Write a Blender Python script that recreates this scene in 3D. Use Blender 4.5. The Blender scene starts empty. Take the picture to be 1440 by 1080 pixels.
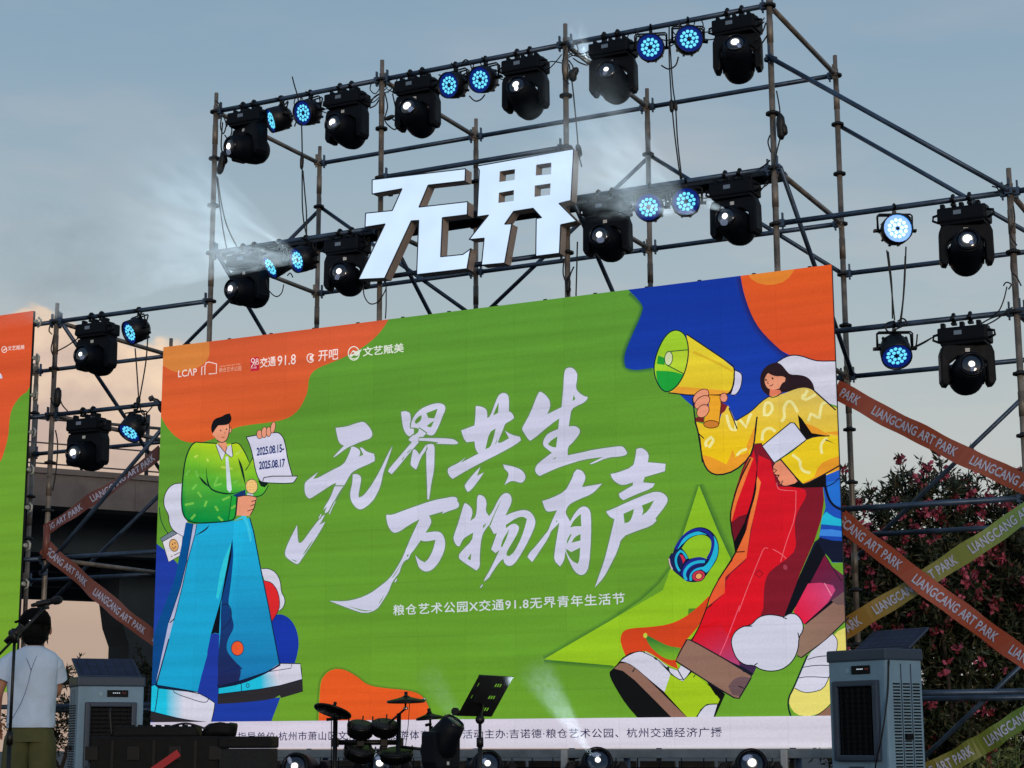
import bpy, bmesh, math, random
from mathutils import Vector, Matrix
random.seed(7)
sc = bpy.context.scene
col = sc.collection
R = math.radians

# ------------------------------------------------------------------ camera
F_PX, PITCH, YAW, ROLL = 2572.9, 0.1938, 0.4738, -0.0031
CAM = Vector((10.873, -14.555, 1.6214))
_r = Vector((math.cos(YAW), math.sin(YAW), 0))
_f0 = Vector((-math.sin(YAW), math.cos(YAW), 0))
FWD = _f0*math.cos(PITCH) + Vector((0, 0, math.sin(PITCH)))
_u = _r.cross(FWD)
RIGHT = _r*math.cos(ROLL) + _u*math.sin(ROLL)
UP = -_r*math.sin(ROLL) + _u*math.cos(ROLL)
cd = bpy.data.cameras.new('camera'); cam = bpy.data.objects.new('camera', cd); col.objects.link(cam)
M = Matrix((RIGHT, UP, -FWD)).transposed().to_4x4(); M.translation = CAM
cam.matrix_world = M
cd.sensor_width = 36; cd.lens = F_PX/1440*36; cd.clip_end = 3000; cd.clip_start = 0.1
sc.camera = cam
sc.render.resolution_x, sc.render.resolution_y = 1024, 768

# ------------------------------------------------------------------ light
sc.view_settings.view_transform = 'Standard'; sc.view_settings.look = 'None'
sc.view_settings.exposure = 0; sc.view_settings.gamma = 1
sc.cycles.use_denoising = True
sc.cycles.max_bounces = 6; sc.cycles.volume_bounces = 0
sc.cycles.sample_clamp_indirect = 4
SUN_EL, SUN_ROT = R(8), R(140)      # low, behind the audience on the right
W = bpy.data.worlds.new('World'); sc.world = W; W.use_nodes = True
def nodes(tree):
    return tree.nodes, tree.links
def srgb(c):
    def f(v):
        v /= 255.0
        return v/12.92 if v <= .04045 else ((v+.055)/1.055)**2.4
    return tuple(f(v) for v in c)
def build_world():
    n, l = nodes(W.node_tree); n.clear()
    out = n.new('ShaderNodeOutputWorld'); bg = n.new('ShaderNodeBackground')
    sky = n.new('ShaderNodeTexSky'); sky.sky_type = 'NISHITA'; sky.sun_disc = False
    sky.sun_elevation = SUN_EL; sky.sun_rotation = SUN_ROT; sky.dust_density = 3.5; sky.air_density = 1.2
    tc = n.new('ShaderNodeTexCoord'); sep = n.new('ShaderNodeSeparateXYZ')
    l.new(tc.outputs['Generated'], sep.inputs[0])
    # thin dusk haze low over the horizon
    ramp = n.new('ShaderNodeValToRGB'); e = ramp.color_ramp.elements
    stops = [(0.0, (184, 178, 174)), (.07, (190, 192, 188)), (.16, (190, 199, 199)), (.25, (170, 187, 197)), (.36, (143, 170, 191)), (.7, (104, 136, 170))]
    while len(e) < len(stops): e.new(.5)
    for el, (p, c) in zip(e, stops): el.position = p; el.color = (*srgb(c), 1)
    l.new(sep.outputs[2], ramp.inputs[0])
    sk = n.new('ShaderNodeMixRGB'); sk.blend_type = 'MULTIPLY'; sk.inputs[0].default_value = 1
    sk.inputs[2].default_value = (.1, .1, .1, 1); l.new(sky.outputs[0], sk.inputs[1])
    base = n.new('ShaderNodeMixRGB'); base.inputs[0].default_value = .9
    l.new(sk.outputs[0], base.inputs[1]); l.new(ramp.outputs[0], base.inputs[2])
    # soft high cloud streaks
    mp = n.new('ShaderNodeMapping'); mp.inputs['Scale'].default_value = (3.2, 3.2, 13)
    mp.inputs['Rotation'].default_value = (0.1, 0.06, 0)
    l.new(tc.outputs['Generated'], mp.inputs[0])
    n1 = n.new('ShaderNodeTexNoise'); n1.inputs['Scale'].default_value = 1.6; n1.inputs['Detail'].default_value = 6
    n1.inputs['Roughness'].default_value = .55; l.new(mp.outputs[0], n1.inputs[0])
    r1 = n.new('ShaderNodeMapRange'); r1.inputs[1].default_value = .46; r1.inputs[2].default_value = .72
    r1.inputs[4].default_value = .5; l.new(n1.outputs[0], r1.inputs[0])
    c1 = n.new('ShaderNodeMixRGB'); c1.inputs[2].default_value = (*srgb((206, 200, 198)), 1)
    fade = n.new('ShaderNodeMapRange'); fade.inputs[1].default_value = .42; fade.inputs[2].default_value = .25; l.new(sep.outputs[2], fade.inputs[0])
    m1 = n.new('ShaderNodeMath'); m1.operation = 'MULTIPLY'; l.new(r1.outputs[0], m1.inputs[0]); l.new(fade.outputs[0], m1.inputs[1])
    l.new(m1.outputs[0], c1.inputs[0]); l.new(base.outputs[0], c1.inputs[1])
    # sunset cumulus bank low on the left
    n2 = n.new('ShaderNodeTexNoise'); n2.inputs['Scale'].default_value = 12; n2.inputs['Detail'].default_value = 7; n2.inputs['Roughness'].default_value = .52
    mp2 = n.new('ShaderNodeMapping'); mp2.inputs['Scale'].default_value = (1, 1, 1.35); mp2.inputs['Location'].default_value = (.35, .1, .2)
    l.new(tc.outputs['Generated'], mp2.inputs[0]); l.new(mp2.outputs[0], n2.inputs[0])
    # height of the bank falls off with elevation and to the right of the tower
    dotn = n.new('ShaderNodeVectorMath'); dotn.operation = 'DOT_PRODUCT'
    az = Vector((-math.sin(YAW+R(15.5)), math.cos(YAW+R(15.5)), 0)); dotn.inputs[1].default_value = az
    nz = n.new('ShaderNodeVectorMath'); nz.operation = 'NORMALIZE'; l.new(tc.outputs['Generated'], nz.inputs[0]); l.new(nz.outputs[0], dotn.inputs[0])
    dm = n.new('ShaderNodeMapRange'); dm.inputs[1].default_value = .94; dm.inputs[2].default_value = .985; l.new(dotn.outputs['Value'], dm.inputs[0])
    hz = n.new('ShaderNodeMapRange'); hz.inputs[1].default_value = .245; hz.inputs[2].default_value = .17; l.new(sep.outputs[2], hz.inputs[0])
    a = n.new('ShaderNodeMath'); a.operation = 'MULTIPLY'; l.new(dm.outputs[0], a.inputs[0]); l.new(hz.outputs[0], a.inputs[1])
    b = n.new('ShaderNodeMath'); b.operation = 'MULTIPLY_ADD'; l.new(n2.outputs[0], b.inputs[0]); b.inputs[1].default_value = 1.5
    b.inputs[2].default_value = -1.02
    cadd = n.new('ShaderNodeMath'); cadd.operation = 'ADD'; l.new(a.outputs[0], cadd.inputs[0]); l.new(b.outputs[0], cadd.inputs[1])
    st = n.new('ShaderNodeMapRange'); st.interpolation_type = 'SMOOTHSTEP'; st.inputs[1].default_value = .12; st.inputs[2].default_value = .22; l.new(cadd.outputs[0], st.inputs[0])
    # lit tops, greyer pink undersides
    cr = n.new('ShaderNodeValToRGB'); ce = cr.color_ramp.elements
    ce[0].position = .40; ce[0].color = (*srgb((206, 180, 168)), 1); ce[1].position = .60; ce[1].color = (*srgb((250, 220, 188)), 1)
    n3 = n.new('ShaderNodeTexNoise'); n3.inputs['Scale'].default_value = 16; n3.inputs['Detail'].default_value = 5; l.new(mp2.outputs[0], n3.inputs[0])
    l.new(n3.outputs[0], cr.inputs[0])
    lowm = n.new('ShaderNodeMapRange'); lowm.inputs[1].default_value = .19; lowm.inputs[2].default_value = .06; l.new(sep.outputs[2], lowm.inputs[0])
    cl_ = n.new('ShaderNodeMixRGB'); cl_.inputs[2].default_value = (*srgb((186, 160, 142)), 1); l.new(lowm.outputs[0], cl_.inputs[0]); l.new(cr.outputs[0], cl_.inputs[1])
    c2 = n.new('ShaderNodeMixRGB'); m2 = n.new('ShaderNodeMath'); m2.operation = 'MULTIPLY'; m2.inputs[1].default_value = .92
    l.new(st.outputs[0], m2.inputs[0]); l.new(m2.outputs[0], c2.inputs[0]); l.new(c1.outputs[0], c2.inputs[1]); l.new(cl_.outputs[0], c2.inputs[2])
    l.new(c2.outputs[0], bg.inputs[0]); bg.inputs[1].default_value = 1.0
    l.new(bg.outputs[0], out.inputs[0])
build_world()
sd = bpy.data.lights.new('sun', 'SUN'); sd.energy = .9; sd.angle = R(12); sd.color = (1, .82, .66)
sun = bpy.data.objects.new('sun', sd); col.objects.link(sun)
_sa = R(90)-SUN_ROT; _el = SUN_EL
_sdir = Vector((math.cos(_sa)*math.cos(_el), math.sin(_sa)*math.cos(_el), math.sin(_el)))
sun.rotation_euler = _sdir.to_track_quat('Z', 'Y').to_euler()

# ------------------------------------------------------------------ pixels to places
def ray(px, py):
    return (FWD + RIGHT*((px-720)/F_PX) + UP*((540-py)/F_PX))
def at(px, py, Y):
    d = ray(px, py); t = (Y-CAM.y)/d.y
    return CAM + d*t
def atd(px, py, depth):
    return CAM + ray(px, py)*depth
def atz(px, py, Zz):
    d = ray(px, py); t = (Zz-CAM.z)/d.z
    return CAM + d*t
def along(px, py, px2, py2, P, Y): pass

# ------------------------------------------------------------------ materials
MATS = {}
def mat(name, color, rough=.6, metal=0, noise=0, nscale=8, emit=None, estr=1, bump=0, spec=.5, alpha=None, lin=False, coord='Object', detail=4):
    if name in MATS: return MATS[name]
    m = bpy.data.materials.new(name); m.use_nodes = True; MATS[name] = m
    n, l = nodes(m.node_tree); p = n['Principled BSDF']
    c = color if lin else srgb(color)
    p.inputs['Base Color'].default_value = (*c, 1); p.inputs['Roughness'].default_value = rough
    p.inputs['Metallic'].default_value = metal; p.inputs['Specular IOR Level'].default_value = spec
    if noise or bump:
        tc = n.new('ShaderNodeTexCoord'); t = n.new('ShaderNodeTexNoise'); t.inputs['Scale'].default_value = nscale
        t.inputs['Detail'].default_value = detail; t.inputs['Roughness'].default_value = .6; l.new(tc.outputs[coord], t.inputs[0])
        if noise:
            mr = n.new('ShaderNodeMapRange'); mr.inputs[1].default_value = .3; mr.inputs[2].default_value = .7
            mr.inputs[3].default_value = 1-noise; mr.inputs[4].default_value = 1+noise; l.new(t.outputs[0], mr.inputs[0])
            mx = n.new('ShaderNodeVectorMath'); mx.operation = 'SCALE'; mx.inputs[0].default_value = c
            l.new(mr.outputs[0], mx.inputs['Scale']); l.new(mx.outputs[0], p.inputs['Base Color'])
            mr2 = n.new('ShaderNodeMapRange'); mr2.inputs[3].default_value = max(.05, rough-.15); mr2.inputs[4].default_value = min(1, rough+.15)
            l.new(t.outputs[0], mr2.inputs[0]); l.new(mr2.outputs[0], p.inputs['Roughness'])
        if bump:
            b = n.new('ShaderNodeBump'); b.inputs['Strength'].default_value = bump; b.inputs['Distance'].default_value = .02
            l.new(t.outputs[0], b.inputs['Height']); l.new(b.outputs[0], p.inputs['Normal'])
    if emit is not None:
        p.inputs['Emission Color'].default_value = (*srgb(emit), 1); p.inputs['Emission Strength'].default_value = estr
    return m

# ------------------------------------------------------------------ mesh building
class MB:
    def __init__(s): s.bm = bmesh.new()
    def box(s, c, d, rot=None, bevel=0, mi=0, taper=None):
        c = Vector(c); vs = []
        for z in (-1, 1):
            for y in (-1, 1):
                for x in (-1, 1):
                    k = taper if (taper and z > 0) else 1
                    v = Vector((x*d[0]/2*k, y*d[1]/2*k, z*d[2]/2))
                    if rot is not None: v = rot @ v
                    vs.append(s.bm.verts.new(c+v))
        fs = []
        for q in ((0, 2, 3, 1), (4, 5, 7, 6), (0, 1, 5, 4), (2, 6, 7, 3), (0, 4, 6, 2), (1, 3, 7, 5)):
            f = s.bm.faces.new([vs[i] for i in q]); f.material_index = mi; fs.append(f)
        if bevel:
            es = list({e for f in fs for e in f.edges})
            r = bmesh.ops.bevel(s.bm, geom=es, offset=bevel, segments=2, affect='EDGES', profile=.6, clamp_overlap=True)
            for f in r['faces']: f.material_index = mi
        return s
    def cyl(s, p0, p1, r0, r1=None, n=12, mi=0, caps=True, smooth=True):
        return s.tube([p0, p1], [r0, r0 if r1 is None else r1], n, mi, caps, smooth)
    def tube(s, pts, r, n=8, mi=0, caps=True, smooth=True):
        pts = [Vector(p) for p in pts]
        if not isinstance(r, (list, tuple)): r = [r]*len(pts)
        rings = []; prev = None
        for i, p in enumerate(pts):
            a = pts[max(i-1, 0)]; b = pts[min(i+1, len(pts)-1)]; t = (b-a)
            if t.length < 1e-9: t = Vector((0, 0, 1))
            t.normalize()
            if prev is None:
                u = t.orthogonal().normalized()
            else:
                u = (prev - t*prev.dot(t))
                u = u.normalized() if u.length > 1e-6 else t.orthogonal().normalized()
            prev = u; w = t.cross(u)
            rings.append([s.bm.verts.new(p+(u*math.cos(k*2*math.pi/n)+w*math.sin(k*2*math.pi/n))*max(r[i], 1e-4)) for k in range(n)])
        for a, b in zip(rings, rings[1:]):
            for k in range(n):
                f = s.bm.faces.new((a[k], a[(k+1) % n], b[(k+1) % n], b[k])); f.material_index = mi; f.smooth = smooth
        if caps:
            f = s.bm.faces.new(list(reversed(rings[0]))); f.material_index = mi
            f = s.bm.faces.new(rings[-1]); f.material_index = mi
        return s
    def loft(s, rings, mi=0, caps=True, smooth=True):
        R_ = [[s.bm.verts.new(Vector(p)) for p in r] for r in rings]; n = len(R_[0])
        for a, b in zip(R_, R_[1:]):
            for k in range(n):
                f = s.bm.faces.new((a[k], a[(k+1) % n], b[(k+1) % n], b[k])); f.material_index = mi; f.smooth = smooth
        if caps:
            f = s.bm.faces.new(list(reversed(R_[0]))); f.material_index = mi; f.smooth = smooth
            f = s.bm.faces.new(R_[-1]); f.material_index = mi; f.smooth = smooth
        return s
    def rev(s, prof, n=24, mi=0, caps=False, c=(0, 0, 0)):
        # circles about the Y axis: profile of (y, radius)
        c = Vector(c)
        return s.loft([[c+Vector((r*math.cos(k*math.tau/n), y, r*math.sin(k*math.tau/n))) for k in range(n)] for y, r in prof], mi, caps)
    def ell(s, c, rad, rot=None, seg=14, rings=8, mi=0):
        c = Vector(c); rr = []
        for i in range(1, rings):
            th = math.pi*i/rings; row = []
            for k in range(seg):
                ph = 2*math.pi*k/seg
                v = Vector((rad[0]*math.sin(th)*math.cos(ph), rad[1]*math.sin(th)*math.sin(ph), -rad[2]*math.cos(th)))
                if rot is not None: v = rot @ v
                row.append(s.bm.verts.new(c+v))
            rr.append(row)
        z = Vector((0, 0, rad[2]))
        if rot is not None: z = rot @ z
        bot, top = s.bm.verts.new(c-z), s.bm.verts.new(c+z)
        for a, b in zip(rr, rr[1:]):
            for k in range(seg):
                f = s.bm.faces.new((a[k], a[(k+1) % seg], b[(k+1) % seg], b[k])); f.smooth = True; f.material_index = mi
        for k in range(seg):
            f = s.bm.faces.new((bot, rr[0][(k+1) % seg], rr[0][k])); f.smooth = True; f.material_index = mi
            f = s.bm.faces.new((top, rr[-1][k], rr[-1][(k+1) % seg])); f.smooth = True; f.material_index = mi
        return s
    def prism(s, pts, n, depth, mi=0, mi_side=None):
        # flat outline (3D points) pushed along n
        n = Vector(n)*depth
        a = [s.bm.verts.new(Vector(p)) for p in pts]; b = [s.bm.verts.new(Vector(p)+n) for p in pts]
        f = s.bm.faces.new(a); f.material_index = mi
        f = s.bm.faces.new(list(reversed(b))); f.material_index = mi
        ms = mi if mi_side is None else mi_side
        for k in range(len(a)):
            f = s.bm.faces.new((a[k], b[k], b[(k+1) % len(a)], a[(k+1) % len(a)])); f.material_index = ms
        bmesh.ops.recalc_face_normals(s.bm, faces=s.bm.faces)
        return s
    def face(s, pts, mi=0):
        f = s.bm.faces.new([s.bm.verts.new(Vector(p)) for p in pts]); f.material_index = mi
        return s
    def build(s, name, mats, parent=None, loc=None):
        me = bpy.data.meshes.new(name); s.bm.to_mesh(me); s.bm.free()
        for m in (mats if isinstance(mats, (list, tuple)) else [mats]): me.materials.append(m)
        o = bpy.data.objects.new(name, me); col.objects.link(o)
        if parent is not None: o.parent = parent
        if loc is not None: o.location = loc
        return o
def tag(o, label=None, cat=None, group=None, kind=None):
    if label: o['label'] = label
    if cat: o['category'] = cat
    if group: o['group'] = group
    if kind: o['kind'] = kind
    return o
def thing(name, label, cat, loc=(0, 0, 0), rz=0, group=None):
    o = bpy.data.objects.new(name, None); col.objects.link(o); o.empty_display_size = .2
    o.location = loc; o.rotation_euler = (0, 0, rz)
    return tag(o, label, cat, group)
def kids(o): return list(o.children)
def copy_tree(o, parent=None):
    c = o.copy(); col.objects.link(c)
    if parent is not None:
        c.parent = parent; c.matrix_parent_inverse = o.matrix_parent_inverse.copy()
    for ch in kids(o): copy_tree(ch, c)
    return c
def text2d(body, bold=0, spacing=1.0):
    cu = bpy.data.curves.new('txt', 'FONT'); cu.body = body; cu.offset = bold; cu.space_character = spacing
    cu.resolution_u = 3; cu.fill_mode = 'FRONT' if hasattr(cu, 'fill_mode') else cu.fill_mode
    o = bpy.data.objects.new('txt', cu); col.objects.link(o)
    dg = bpy.context.evaluated_depsgraph_get(); dg.update()
    me = bpy.data.meshes.new_from_object(o.evaluated_get(dg))
    vs = [(v.co.x, v.co.y) for v in me.vertices]; fs = [list(p.vertices) for p in me.polygons]
    bpy.data.objects.remove(o); bpy.data.curves.remove(cu); bpy.data.meshes.remove(me)
    x0 = min(v[0] for v in vs); x1 = max(v[0] for v in vs); y0 = min(v[1] for v in vs); y1 = max(v[1] for v in vs)
    return [((x-x0)/(x1-x0), (y-y0)/(y1-y0)) for x, y in vs], fs, (x1-x0)/(y1-y0)
def catmull(P, n=6, closed=False):
    P = [Vector(p) for p in P]; out = []; N = len(P)
    rng = range(N if closed else N-1)
    for i in rng:
        p0 = P[(i-1) % N] if closed or i > 0 else P[0]; p1 = P[i]; p2 = P[(i+1) % N]
        p3 = P[(i+2) % N] if closed or i < N-2 else P[-1]
        for k in range(n):
            t = k/n
            out.append(.5*((2*p1)+(p2-p0)*t+(2*p0-5*p1+4*p2-p3)*t*t+(3*p1-p0-3*p2+p3)*t**3))
    if not closed: out.append(P[-1])
    return out
# ================================================================== ground and stage
mb = MB(); mb.face([(-300, -120, 0), (300, -120, 0), (300, 400, 0), (-300, 400, 0)])
tag(mb.build('ground', mat('asphalt', (70, 70, 72), .95, noise=.25, nscale=30, bump=.3)), kind='structure')
STZ = 0.86
stage = thing('stage', 'low black stage deck carrying the band gear in front of the screen', 'stage', (1.5, -2.9, 0))
mb = MB(); mb.box((0, 0, STZ-.03), (14, 5.6, .06), bevel=.005); mb.build('deck', mat('deck', (34, 34, 36), .75, noise=.3, nscale=14), stage)
mb = MB(); mb.box((0, -2.82, STZ/2-.04), (14, .03, STZ-.06)); mb.build('skirt', mat('skirt', (16, 16, 18), .95), stage)
mb = MB()
for i in range(8):
    for y in (-2.6, 0, 2.6): mb.cyl((-6.8+i*1.94, y, 0), (-6.8+i*1.94, y, STZ-.065), .03, n=8)
mb.build('leg_frame', mat('dark_steel', (60, 62, 66), .5, .8), stage)

# ================================================================== scaffold
STEEL = mat('galvanised_steel', (126, 116, 106), .5, .3, noise=.55, nscale=6, detail=8, bump=.08)
STEEL_B = mat('ledger_steel', (62, 80, 102), .42, .4, noise=.5, nscale=5, detail=8, bump=.08)
RINGM = mat('ring_steel', (58, 60, 64), .55, .6, noise=.2, nscale=20)
BAY, DEP, ZT = 1.9896, 1.9418, 8.0
def node(i, b, k): return Vector((i*BAY, b*DEP, ZT-.5*k))
scaf = thing('stage_scaffold', 'grey ring lock pipe scaffold tower with lower wings standing behind the screens', 'scaffold', (3, 1, 0))
SO = Vector((3, 1, 0))
mb = MB()    # one ring with its eight holes, shared by every post
for k in range(24):
    a0, a1 = k*math.tau/24, (k+1)*math.tau/24
    r1 = .062 if k % 3 else .068
    mb.tube([(math.cos(a0)*.05, math.sin(a0)*.05, -.005), (math.cos(a1)*.05, math.sin(a1)*.05, -.005)], .014, 4)
mb.cyl((0, 0, -.02), (0, 0, .02), .031, n=10)
mb.cyl((0, 0, -.006), (0, 0, .006), .058, n=16)
ring0 = mb.build('ring', RINGM); ring0.location = (0, 0, -50)
ring_me = ring0.data; bpy.data.objects.remove(ring0)
def standard(i, b, ktop, spig=.2, kmax=16):
    p = node(i, b, 0); mb = MB()
    top = ZT-.5*ktop+spig
    mb.cyl((p.x, p.y, .06)-SO, (p.x, p.y, top-.13)-SO, .0242, n=12) if False else None
    mb.tube([Vector((p.x, p.y, .0))-SO, Vector((p.x, p.y, .03))-SO], .07, 10)
    mb.tube([Vector((p.x, p.y, .03))-SO, Vector((p.x, p.y, top-.14))-SO], .0265, 12)
    mb.tube([Vector((p.x, p.y, top-.14))-SO, Vector((p.x, p.y, top-.135))-SO, Vector((p.x, p.y, top))-SO], [.0265, .021, .021], 12)
    for z in range(1, 5):      # sleeve joints between pipe lengths
        zz = ZT-.5*ktop-.25-(z-1)*1.5
        if zz > .4: mb.tube([Vector((p.x, p.y, zz-.1))-SO, Vector((p.x, p.y, zz+.1))-SO], .0295, 12)
    o = mb.build('standard', STEEL, scaf)
    for k in range(ktop, kmax):
        r = bpy.data.objects.new('ring', ring_me); col.objects.link(r); r.parent = o
        r.location = Vector((p.x, p.y, ZT-.5*k))-SO; r.rotation_euler.z = .2
for i in range(4): standard(i, 0, 0)
standard(4, 0, 4); standard(5, 0, 4); standard(-1, 0, 4); standard(-2, 0, 4)
for i in range(4): standard(i, 1, 0)
standard(4, 1, 4); standard(5, 1, 4); standard(-1, 1, 4); standard(-2, 1, 4)
def clampwedge(mb, p, d):
    # ledger head with its wedge
    q = p+d*.055
    mb.box(q, (.05, .05, .06), rot=d.to_track_quat('X', 'Z').to_matrix())
    mb.box(q+d*.005+Vector((0, 0, .015)), (.012, .03, .15), rot=d.to_track_quat('X', 'Z').to_matrix())
def ledger(a, b, name='ledger', r=.0242, dz=0, m=None):
    a = node(*a)+Vector((0, 0, dz)); b = node(*b)+Vector((0, 0, dz)); d = (b-a).normalized(); mb = MB()
    mb.tube([a-SO+d*.05, b-SO-d*.05], r, 10)
    clampwedge(mb, a-SO, d); clampwedge(mb, b-SO, -d)
    return mb.build(name, m or STEEL_B, scaf)
def brace(a, b, r=.0215, m=None):
    off = Vector((.0, -.055 if a[1] == b[1] == 0 else (.055 if a[1] == b[1] else 0), 0))
    if a[1] != b[1]: off = Vector((.055, 0, 0))
    a = node(*a)+off; b = node(*b)+off; d = (b-a).normalized(); mb = MB()
    mb.tube([a-SO, b-SO], r, 10)
    for p in (a, b):
        q = p-SO-off*.5
        mb.box(q, (.06, .06, .05)); mb.box(q+Vector((0, 0, .03)), (.012, .03, .16))
    return mb.build('brace', m or STEEL_B, scaf)
for i in range(3):
    ledger((i, 0, 0), (i+1, 0, 0)); ledger((i, 1, 0), (i+1, 1, 0))
    ledger((i, 0, 3), (i+1, 0, 3)); ledger((i, 1, 3), (i+1, 1, 3))
    for k in (6, 9, 12): ledger((i, 0, k), (i+1, 0, k)); ledger((i, 1, k), (i+1, 1, k))
ledger((1, 0, 2), (2, 0, 2)); ledger((1, 0, 4), (2, 0, 4))
for i in range(4):
    for k in (0, 3, 6, 9): ledger((i, 0, k), (i, 1, k), m=STEEL)
for i in (3, 4):
    ledger((i, 0, 4), (i+1, 0, 4)); ledger((i, 1, 4), (i+1, 1, 4))
    for k in (6, 9, 12): ledger((i, 0, k), (i+1, 0, k)); ledger((i, 1, k), (i+1, 1, k))
for i in (-1, -2):
    ledger((i, 0, 4), (i+1, 0, 4)); ledger((i, 1, 4), (i+1, 1, 4))
    for k in (6, 9, 12): ledger((i, 0, k), (i+1, 0, k)); ledger((i, 1, k), (i+1, 1, k))
for i in (4, 5, -1, -2):
    for k in (4, 6, 9): ledger((i, 0, k), (i, 1, k), m=STEEL)
for a, b in [((0, 1, 1), (-1, 1, 4)), ((0, 1, 1), (1, 1, 4)), ((2, 1, 1), (1, 1, 4)), ((2, 1, 1), (3, 1, 4)),
             ((0, 0, 3), (0, 1, 6)), ((1, 0, 3), (1, 1, 6)), ((2, 0, 3), (2, 1, 6)), ((3, 0, 3), (3, 1, 6)),
             ((3, 0, 1), (4, 0, 4)), ((3, 1, 1), (4, 1, 4)), ((4, 1, 6), (3, 1, 9.4)), ((4, 1, 10.5), (3, 1, 14)),
             ((-1, 0, 4), (-1, 1, 7)), ((-1, 1, 7), (-2, 1, 10)), ((0, 0, 5.6), (-1, 0, 9.3)), ((4, 0, 6), (4, 1, 9)), ((1, 1, 6), (0, 1, 9)), ((2, 1, 9), (3, 1, 6))]:
    brace(a, b)
# steel walk boards on the second lift
PLANK = mat('walk_board', (52, 58, 66), .6, .5, noise=.3, nscale=10)
for i, w in ((0, 'above the left end of the screen'), (1, 'behind the two big white letters'), (2, 'right of the two big white letters')):
    t = thing('walk_board', 'long grey steel walk board on the second lift ' + w, 'scaffold board', (i*BAY+BAY/2, .26, ZT-1.5+.03), group='steel walk boards on the scaffold')
    mb = MB(); mb.box((0, 0, .03), (BAY-.06, .24, .012))
    for y in (-.125, .125): mb.box((0, y, .0), (BAY-.06, .012, .075))
    for k in range(5): mb.box((-BAY/2+.2+k*.4, 0, .008), (.04, .22, .03))
    mb.build('tread', PLANK, t)
    mb = MB()
    for x in (-BAY/2+.03, BAY/2-.03):
        for y in (-.08, .08): mb.tube([(x, y, 0), (x*1.015, y, .03), (x*1.03, y, .0)], .012, 6)
    mb.build('hook', RINGM, t)
# ================================================================== moving heads
BLK = mat('black_plastic', (8, 13, 22), .55, noise=.25, nscale=12, bump=.03, spec=.15)
BLK2 = mat('black_metal', (8, 11, 17), .45, .0, noise=.2, nscale=25, spec=.25)
LENS = mat('lens_glass', (18, 26, 44), .06, .0, spec=1.0)
LENSRIM = mat('lens_rim', (30, 32, 38), .25, .8)
LAMPW = mat('lamp_white', (255, 255, 255), .4, emit=(255, 250, 244), estr=9)
_n, _l = nodes(LAMPW.node_tree); _tc = _n.new('ShaderNodeTexCoord'); _ln = _n.new('ShaderNodeVectorMath'); _ln.operation = 'MULTIPLY'; _ln.inputs[1].default_value = (1, 0, 1)
_l.new(_tc.outputs['Object'], _ln.inputs[0]); _le = _n.new('ShaderNodeVectorMath'); _le.operation = 'LENGTH'; _l.new(_ln.outputs[0], _le.inputs[0])
_rp = _n.new('ShaderNodeMapRange'); _rp.interpolation_type = 'SMOOTHERSTEP'; _rp.inputs[1].default_value = .010; _rp.inputs[2].default_value = .044; _rp.inputs[3].default_value = 7; _rp.inputs[4].default_value = .05
_l.new(_le.outputs['Value'], _rp.inputs[0]); _l.new(_rp.outputs[0], _n['Principled BSDF'].inputs['Emission Strength']); _n['Principled BSDF'].inputs['Base Color'].default_value = (.02, .025, .04, 1)
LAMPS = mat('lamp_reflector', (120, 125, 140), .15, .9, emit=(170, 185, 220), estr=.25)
DISP = mat('menu_display', (70, 80, 92), .2, emit=(88, 100, 116), estr=.4)
STICK = mat('white_sticker', (205, 205, 205), .6)
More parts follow.
